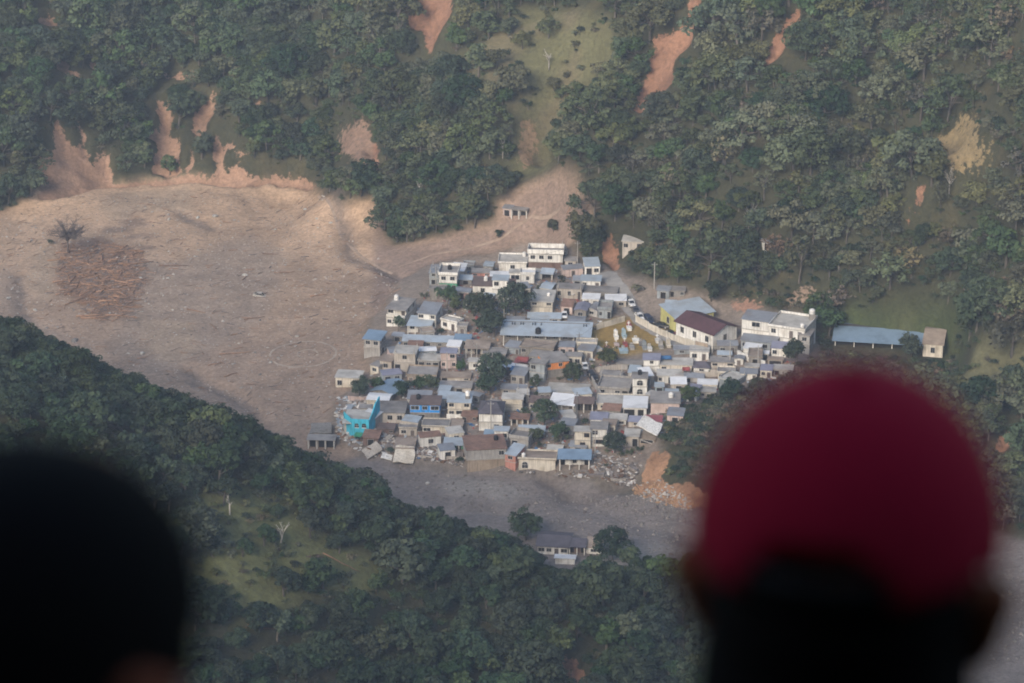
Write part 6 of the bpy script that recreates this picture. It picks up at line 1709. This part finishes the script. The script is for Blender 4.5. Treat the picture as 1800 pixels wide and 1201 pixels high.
for i in range(nc):
    if not ok[i]: continue
    near = czone[i] == 4
    x, y = cx[i], cyy[i]
    open_ = val['pasture'][i] or val['green'][i] or val['rightgrass'][i] or val['slopegrass'][i] or val['clearing'][i] or val['clearing2'][i] or val['brown'][i] or val['bank'][i] or val['bank2'][i]
    u = rgt.random()
    if open_:
        if u > (.085 if val['pasture'][i] else .16): continue
        form = int(rgt.choice([13, 14, 16, 14, 15, 3 if not near else 6, 8 if val['pasture'][i] else 14]))
    else:
        bushy = clump[i] < (-.18 if not near else -.28)
        if bushy and u < .45: continue
        if u < (.50 if bushy else .14): form = int(rgt.choice([13, 14, 15, 13, 15]))
        elif near: form = int(rgt.choice([0, 1, 2, 6, 7, 9, 0, 2, 6, 2, 6]))
        elif cpx[i] > 1000: form = int(rgt.choice([3, 4, 5, 7, 8, 9, 11, 12, 8, 4, 9, 6, 3, 8, 7, 3, 9, 0, 1, 5, 8, 10]))
        elif cpx[i] > 560: form = int(rgt.choice([0, 1, 6, 7, 8, 9, 11, 3, 4, 7]))
        else: form = int(rgt.choice([0, 1, 2, 6, 7, 9, 8, 4]))
    if low_only[i]: form = int(rgt.choice([13, 14, 15, 16]))
    bush = form >= 13
    sc = (.66 + .9 * rgt.random() ** 1.5 if near else .72 + 1.05 * rgt.random() ** 1.4) if not bush else rgt.uniform(.6, 1.15)
    if near:
        s_, _ = px_scale((x, y, cz[i])); fm = FORMS[form]
        room = (cpy[i] - (np.interp(cpx[i], SIL_X, SIL_Y) + 22 * (vnoise(cpx[i], 0.0, 22.0, 5) - .55))) / (s_ * .93 * (fm['h'] + .4))
        if room < (.45 if not bush else .3): continue
        sc = min(sc, room)
    r = ((.8 if near else .7) if bush else (1.75 if near else 1.3) * sc)
    if not free(x, y, r): continue
    cellmap.setdefault((int(x // 6), int(y // 6)), []).append((x, y, r))
    trees_all.append([x, y, cz[i] - .15, form, rgt.uniform(0, 6.28), sc, sc * rgt.uniform(.82, 1.0), cpx[i], cpy[i], near, bush])

# understorey
und = rgt.permutation(np.nonzero(ok)[0])[:16000]
for i in und:
    near = czone[i] == 4
    if (val['pasture'][i] or val['green'][i] or val['slopegrass'][i] or val['rightgrass'][i]) and rgt.random() > .12: continue
    if near and cpy[i] - np.interp(cpx[i], SIL_X, SIL_Y) < 22: continue
    sc = rgt.uniform(.4, 1.0)
    trees_all.append([cx[i] + rgt.uniform(-1, 1), cyy[i], cz[i] - .25, int(rgt.choice([13, 14, 15, 13, 15, 16 if not near and rgt.random() < .3 else 13])), rgt.uniform(0, 6.28), sc, sc * rgt.uniform(.6, 1.0), cpx[i], cpy[i], near, True])

def seen(x, y, z):
    d = np.array([x, y, z]) - CAM
    t = np.linspace(.72, .985, 60)
    p = CAM[None] + d[None] * t[:, None]
    return not np.any(heights(p[:, 0], p[:, 1]) > p[:, 2])

# the 300 that show largest stand on their own, the rest is the wood behind them
score = []
for t in trees_all:
    fm = FORMS[t[3]]
    s_, _ = px_scale(t[:3])
    top = t[8] - fm['h'] * t[6] * s_ * .9
    vis = -20 < t[7] < 1820 and top < 1190 and t[8] > 25 and not t[10]
    if vis and t[7] < 320 and t[8] > 900: vis = False                      # behind the dark head
    if vis and 1240 < t[7] < 1730 and t[8] > 740: vis = False              # behind the red cap
    if vis: vis = seen(t[0], t[1], t[2] + fm['h'] * t[6] * .8)
    score.append(fm['r'] * t[5] * s_  if vis else -1)
order = sorted(range(len(trees_all)), key=lambda k: -score[k])
single = set(k for k in order[:285] if score[k] > 0)

MARKS = [  # landmarks of the photograph to say where a tree stands
    (765, 45, 'beside the tall orange landslide scar at the top'), (1165, 110, 'beside the winding orange scar high on the slope'), (1375, 70, 'beside the narrow slanting orange scar'),
    (285, 235, 'beside the pale scars above the mud field'), (120, 270, 'above the orange bank behind the mud field'), (880, 150, 'at the edge of the open grassy slope'), (1690, 250, 'around the tan clearing on the far slope'),
    (950, 360, 'around the muddy gully above the village'), (700, 360, 'at the foot of the slope right behind the mud'), (620, 240, 'around the brown patch above the mud field'), (1200, 430, 'on the slope directly above the village'),
    (1550, 540, 'around the green meadow behind the long shed'), (1720, 680, 'on the grassy slope past the long shed'), (1780, 850, 'on the bank above the river past the red cap'), (1520, 360, 'in the thick wood above the long shed'),
    (1250, 250, 'in the thick wood above the village'), (1560, 120, 'in the wood high on the far slope'), (480, 120, 'in the dark wood high above the mud field'), (150, 90, 'on the high slope above the mud field'), (500, 270, 'just above the sandy edge of the mud'),
    (20, 300, 'on the slope end beside the mud field'), (950, 60, 'above the open grassy slope'),
    (1430, 470, 'on the slope behind the white terrace house')]
NMARKS = [(120, 620, 'on the spur crest beside the mud field'), (420, 760, 'on the spur crest below the mud circle'), (600, 800, 'on the spur tip nearest the turquoise house'), (760, 900, 'along the river edge of the spur'), (950, 980, 'around the house on the river bank'),
          (1150, 1000, 'by the river beside the red cap'), (480, 960, 'at the edge of the grassy patch'), (600, 1120, 'in the dark wood below the grassy patch'), (850, 1100, 'in the dark wood below the river house'), (1080, 1120, 'in the wood beside the orange soil streak'), (240, 720, 'on the slope behind the dark head'), (380, 1150, 'on the slope beside the ear of the dark head')]
LOOK = {'round': 'dense round-crowned', 'spread': 'spreading flat-crowned', 'oak': 'uneven-crowned', 'sparse': 'thin pale-stemmed'}
TINT = {'dark': 'dark green', 'mid': 'green', 'olive': 'olive green', 'grey': 'grey-green', 'dry': 'dry brownish'}
mass_far, mass_near = [], []
for k, t in enumerate(trees_all):
    if k in single:
        fm = FORMS[t[3]]
        marks = NMARKS if t[9] else MARKS
        mk = min(marks, key=lambda q: (q[0] - t[7]) ** 2 + 1.6 * (q[1] - t[8]) ** 2)[2]
        tree(t[3], t[:3], t[5], t[4], LOOK[fm['kind']] + ' ' + TINT[fm['fol']] + ' tree ' + mk, 'trees on the near spur' if t[9] else 'trees on the far hillside', sz=t[6])
    elif t[9]: mass_near.append(t)
    else: mass_far.append(t)
scatter('far_forest', mass_far, 'wood of mixed green trees and bushes covering the far hillside', 'forest')
scatter('near_forest', mass_near, 'dark wood and bushes covering the near spur', 'forest')

# knoll by the river and the bank past the cap: bushes

# ---------------------------------------------------------------- the two people in front of the lens
def at_depth(px, py, depth):
    a, b_ = (px - 900.0) / FPX, (600.5 - py) / FPX
    return Vector((a * depth, depth * (CP + b_ * SP), CAM[2] + depth * (-SP + b_ * CP)))
def skin_mat(name, c):
    m = bpy.data.materials.new(name); m.use_nodes = True
    nt = m.node_tree; b = nt.nodes['Principled BSDF']
    n = nt.nodes.new('ShaderNodeTexNoise'); n.inputs['Scale'].default_value = 30
    r = nt.nodes.new('ShaderNodeMix'); r.data_type = 'RGBA'
    r.inputs[6].default_value = tuple(c) + (1,); r.inputs[7].default_value = tuple(q * .75 for q in c) + (1,)
    nt.links.new(n.outputs['Fac'], r.inputs[0]); nt.links.new(r.outputs[2], b.inputs['Base Color'])
    b.inputs['Roughness'].default_value = .9
    b.inputs['Specular IOR Level'].default_value = .12
    return m
M_SKIN = skin_mat('skin', (.36, .115, .06))
M_HAIR = skin_mat('hair', (.006, .005, .005))
M_CAP = skin_mat('cap_cloth', (.38, .012, .037))
M_SHIRT1, M_SHIRT2, M_TROUS = skin_mat('dark_shirt', (.02, .02, .025)), skin_mat('brown_shirt', (.03, .022, .02)), skin_mat('dark_trousers', (.02, .022, .03))
M_EYE = skin_mat('eye', (.35, .33, .31))

def blob(name, caps, mt, parent, voxel=.012, smooth=6):
    """capsules with tapering radii grown together into one continuous surface"""
    bm = bmesh.new(); bmesh.ops.create_icosphere(bm, subdivisions=2, radius=1)
    sv = np.array([v.co for v in bm.verts]); sf = np.array([[v.index for v in f.verts] for f in bm.faces]); bm.free()
    vv, ff, off = [], [], 0
    for (a, ra, c, rc) in caps:
        a, c = np.array(a), np.array(c)
        L_ = np.linalg.norm(c - a)
        n = min(max(2, int(L_ / (min(ra, rc) * .35)) + 1) if L_ > 1e-6 else 1, 40)
        for k in range(n):
            f = k / max(n - 1, 1)
            vv.append(sv * (ra * (1 - f) + rc * f) + a * (1 - f) + c * f); ff.append(sf + off); off += len(sv)
    me = bpy.data.meshes.new(name); me.from_pydata(np.concatenate(vv).tolist(), [], np.concatenate(ff).tolist())
    me.materials.append(mt)
    o = bpy.data.objects.new(name, me); col.objects.link(o)
    o.parent = parent
    r = o.modifiers.new('remesh', 'REMESH'); r.mode = 'VOXEL'; r.voxel_size = voxel; r.use_smooth_shade = True
    s = o.modifiers.new('smooth', 'SMOOTH'); s.iterations = smooth; s.factor = .5
    return o

def ellipsoid(me_name, centre, rad, mt, parent, keep=None, rot=None, n=28, name=None):
    bm = bmesh.new(); bmesh.ops.create_uvsphere(bm, u_segments=n, v_segments=n // 2, radius=1)
    if keep:
        bmesh.ops.delete(bm, geom=[v for v in bm.verts if not keep(v.co)], context='VERTS')
    for v in bm.verts:
        v.co = Vector((v.co.x * rad[0], v.co.y * rad[1], v.co.z * rad[2]))
        if rot: v.co = rot @ v.co
        v.co += Vector(centre)
    me = bpy.data.meshes.new(me_name); bm.to_mesh(me); bm.free()
    me.materials.append(mt); me.shade_smooth()
    o = bpy.data.objects.new(name or me_name, me); col.objects.link(o); o.parent = parent
    return o

def person(label, head, turn, tilt, shirt, scale=1.0):
    """standing figure seen from behind, head is the centre of the skull, facing +Y turned by turn"""
    g = height(head.x, head.y)
    root = empty('person', (head.x, head.y - .02, g), turn)
    tag(root, label, 'person', 'people watching from the overlook')
    H_ = head.z - g                                   # height of the skull centre
    k = H_ / 1.60
    R = lambda v: Vector((v[0], v[1], v[2] * k))
    caps = []
    def c(a, ra, b_, rb): caps.append((R(a), ra, R(b_), rb))
    # pelvis, torso, neck
    c((0, 0, .96), .125, (0, .0, 1.10), .115); c((-.08, 0, .95), .10, (.08, 0, .95), .10)
    c((0, 0, 1.1), .115, (0, -.01, 1.32), .125); c((-.09, -.01, 1.22), .095, (.09, -.01, 1.22), .095)
    c((-.15, -.015, 1.38), .062, (.15, -.015, 1.38), .062); c((0, -.02, 1.36), .08, (0, -.012, 1.50), .066)
    # head: skull, jaw, nose, ears
    hz = 1.60
    c((0, -.028, hz + .028), .079, (0, .026, hz + .036), .078); c((0, .03, hz - .045), .062, (0, .055, hz - .085), .04)
    c((0, -.02, hz - .03), .066, (0, -.012, hz - .09), .055)
    c((0, .098, hz - .005), .012, (0, .118, hz - .035), .014); c((-.016, .108, hz - .04), .009, (.016, .108, hz - .04), .009)
    c((-.02, .096, hz - .075), .009, (.02, .096, hz - .075), .009)
    for s in (-1, 1):
        c((s * .078, -.004, hz - .012), .013, (s * .095, -.020, hz + .018), .017); c((s * .095, -.020, hz + .018), .017, (s * .086, -.006, hz - .035), .011)
        # arms, hanging, with palm and five fingers
        c((s * .18, -.015, 1.37), .055, (s * .235, -.02, 1.09), .042); c((s * .235, -.02, 1.09), .041, (s * .25, .06, .85), .028)
        c((s * .25, .063, .845), .027, (s * .252, .075, .80), .026); c((s * .246, .05, .79), .016, (s * .25, .10, .785), .015)
        for q, (yy, ln) in enumerate(((.045, .055), (.063, .07), (.082, .075), (.099, .068))):
            c((s * .25, yy + .005, .775), .0095, (s * .246, yy + .008, .775 - ln * .55), .009)
            c((s * .246, yy + .008, .775 - ln * .55), .009, (s * .232, yy + .006, .775 - ln), .0075)
        c((s * .242, .10, .81), .012, (s * .225, .125, .775), .010); c((s * .225, .125, .775), .010, (s * .218, .125, .745), .008)
        # legs and feet
        c((s * .085, 0, .93), .085, (s * .10, .015, .50), .056); c((s * .10, .015, .50), .055, (s * .105, -.015, .09), .036)
        c((s * .105, -.02, .045), .038, (s * .12, .11, .03), .03)
    blob('body', caps, M_SKIN, root, .009, 5)
    sh = []
    def d(a, ra, b_, rb): sh.append((R(a), ra, R(b_), rb))
    d((0, 0, .93), .150, (0, -.01, 1.33), .145); d((-.10, -.01, 1.0), .115, (-.11, -.01, 1.33), .10); d((.10, -.01, 1.0), .115, (.11, -.01, 1.33), .10)
    d((-.155, -.015, 1.385), .074, (.155, -.015, 1.385), .074); d((0, -.02, 1.38), .085, (0, -.015, 1.43), .068)
    for s in (-1, 1):
        d((s * .18, -.015, 1.37), .068, (s * .228, -.02, 1.12), .058)
    blob('shirt', sh, shirt, root, .012, 5)
    tr_ = []
    for s in (-1, 1):
        tr_ += [(R((s * .085, 0, .93)), .105, R((s * .10, .012, .50)), .078), (R((s * .10, .012, .50)), .077, R((s * .106, -.012, .12)), .062)]
    tr_.append((R((-.07, 0, .95)), .118, R((.07, 0, .95)), .118))
    blob('trousers', tr_, M_TROUS, root, .014, 5)
    for s in (-1, 1):
        ellipsoid('eye', R((s * .032, .094, hz + .012)), (.012, .008, .009), M_EYE, root, n=12)
        q = MB().tube([R((s * .105, -.05, .04)), R((s * .108, -.02, .05)), R((s * .115, .06, .045)), R((s * .12, .135, .03))], [.035, .048, .046, .03], 10)
        q.build('shoe', M_BLACK, root, True)
    return root, k, hz * k

p1, k1, hz1 = person('person with short black hair seen from behind, at the bottom corner', at_depth(44, 1164, 1.77), math.radians(-30), 0, M_SHIRT1)
hair = ellipsoid('hair', (0, -.006, hz1 + .030), (.0865, .108, .092), M_HAIR, p1, keep=lambda c: c.z > -.72 + max(0, c.y) * 1.1)
for v in hair.data.vertices:                        # a boxy, brushed-up cut
    u = v.co - Vector((0, -.006, hz1 + .030))
    if u.z < 0:
        k_ = .985 / max(.35, math.sqrt(max(1e-6, 1 - (u.z / .092) ** 2))); u.x *= k_; u.y *= k_ if u.y > 0 else k_ * .93
        v.co = Vector((0, -.006, hz1 + .030)) + Vector((u.x * 1.03, u.y, u.z)); continue
    f = (abs(u.x / .0865) ** 2.2 + abs(u.y / .108) ** 2.1 + abs(u.z / .092) ** 2.2) ** (-1 / 2.2)
    v.co = Vector((0, -.006, hz1 + .030)) + u * min(f, 1.1)
for s in (-1, 1):
    MB().box(s * .082 - .006, s * .082 + .006, -.02, .012, hz1 - .02, hz1 + .03).build('sideburn', M_HAIR, p1)
ellipsoid('hair_nape', (0, -.035, hz1 - .045), (.066, .066, .06), M_HAIR, p1, keep=lambda c: c.y < .1, name='hair')

p2, k2, hz2 = person('person in a dark red baseball cap seen from behind', at_depth(1482, 1018, 2.24), math.radians(-15), 0, M_SHIRT2)
ellipsoid('hair', (0, -.012, hz2 + .010), (.0855, .102, .086), M_HAIR, p2, keep=lambda c: c.z > -.75 + max(0, c.y) * 1.1)
ellipsoid('hair_nape', (0, -.030, hz2 - .050), (.088, .080, .105), M_HAIR, p2, keep=lambda c: c.y < .1, name='hair')
# the cap: crown with an arched opening at the back, strap, button, brim
bm = bmesh.new(); bmesh.ops.create_uvsphere(bm, u_segments=64, v_segments=40, radius=1)
def kept(c):
    if c.z < -.03 - .12 * c.y: return False
    if c.y < 0 and (c.x / .42) ** 2 + ((c.z - .08) / .29) ** 2 < 1: return False
    return True
bmesh.ops.delete(bm, geom=[v for v in bm.verts if not kept(v.co)], context='VERTS')
for v in bm.verts:
    bulge = 1.0 + .03 * max(0, v.co.z)
    v.co = Vector((v.co.x * .0935 * bulge, v.co.y * .116 - .004, v.co.z * .108 + hz2 + .036))
me = bpy.data.meshes.new('cap'); bm.to_mesh(me); bm.free(); me.materials.append(M_CAP); me.shade_smooth()
capo = bpy.data.objects.new('cap', me); col.objects.link(capo); capo.parent = p2
so = capo.modifiers.new('cloth', 'SOLIDIFY'); so.thickness = .003; so.offset = 1
q = MB(); n = 20
arc = [(-.046 + .092 * i / n, -.1175 + .014 * ((i / n - .5) * 2) ** 2, 0) for i in range(n + 1)]
for a_, b_ in zip(arc[:-1], arc[1:]):
    q.poly([(a_[0], a_[1], hz2 + .046), (b_[0], b_[1], hz2 + .046), (b_[0], b_[1], hz2 + .062), (a_[0], a_[1], hz2 + .062), (a_[0], a_[1] + .003, hz2 + .046), (b_[0], b_[1] + .003, hz2 + .046), (b_[0], b_[1] + .003, hz2 + .062), (a_[0], a_[1] + .003, hz2 + .062)],
           [(0, 1, 2, 3), (7, 6, 5, 4), (3, 2, 6, 7), (4, 5, 1, 0)])
q.build('strap', M_BLACK, capo, True)
ellipsoid('button', (0, -.004, hz2 + .036 + .1115), (.009, .009, .005), M_CAP, capo, n=12)
q = MB(); prof = []
for i in range(17):
    a = math.pi * i / 16
    prof.append((.080 * math.cos(a), .078 + .03 * math.sin(a), hz2 + .018)); prof.append((.084 * math.cos(a), .085 + .095 * math.sin(a), hz2 + .004 - .012 * abs(math.cos(a))))
vs_ = prof + [(x, y, z - .003) for x, y, z in prof]; m_ = len(prof)
fs = []
for i in range(16):
    a = 2 * i
    fs += [(a, a + 1, a + 3, a + 2), (m_ + a + 2, m_ + a + 3, m_ + a + 1, m_ + a), (a + 1, m_ + a + 1, m_ + a + 3, a + 3)]
q.poly(vs_, fs); q.build('brim', M_CAP, capo, True)

# ---------------------------------------------------------------- the air of the valley
q = MB().box(-960, 960, -440, 1960, float(Z.min()) - 2.0, float(max(Z.max(), CAM[2])) + 40.0)
hz_ = q.build('haze', [])
m = bpy.data.materials.new('haze_air'); m.use_nodes = True
nt = m.node_tree
for n in list(nt.nodes):
    if n.type == 'BSDF_PRINCIPLED': nt.nodes.remove(n)
pv = nt.nodes.new('ShaderNodeVolumePrincipled')
pv.inputs['Color'].default_value = (.74, .85, 1.0, 1)
pv.inputs['Density'].default_value = HAZE
pv.inputs['Anisotropy'].default_value = 0.15
out = [n for n in nt.nodes if n.type == 'OUTPUT_MATERIAL'][0]
nt.links.new(pv.outputs[0], out.inputs['Volume'])
hz_.data.materials.append(m)
tag(hz_, 'thin bluish haze filling the whole valley', 'haze', None, 'stuff')
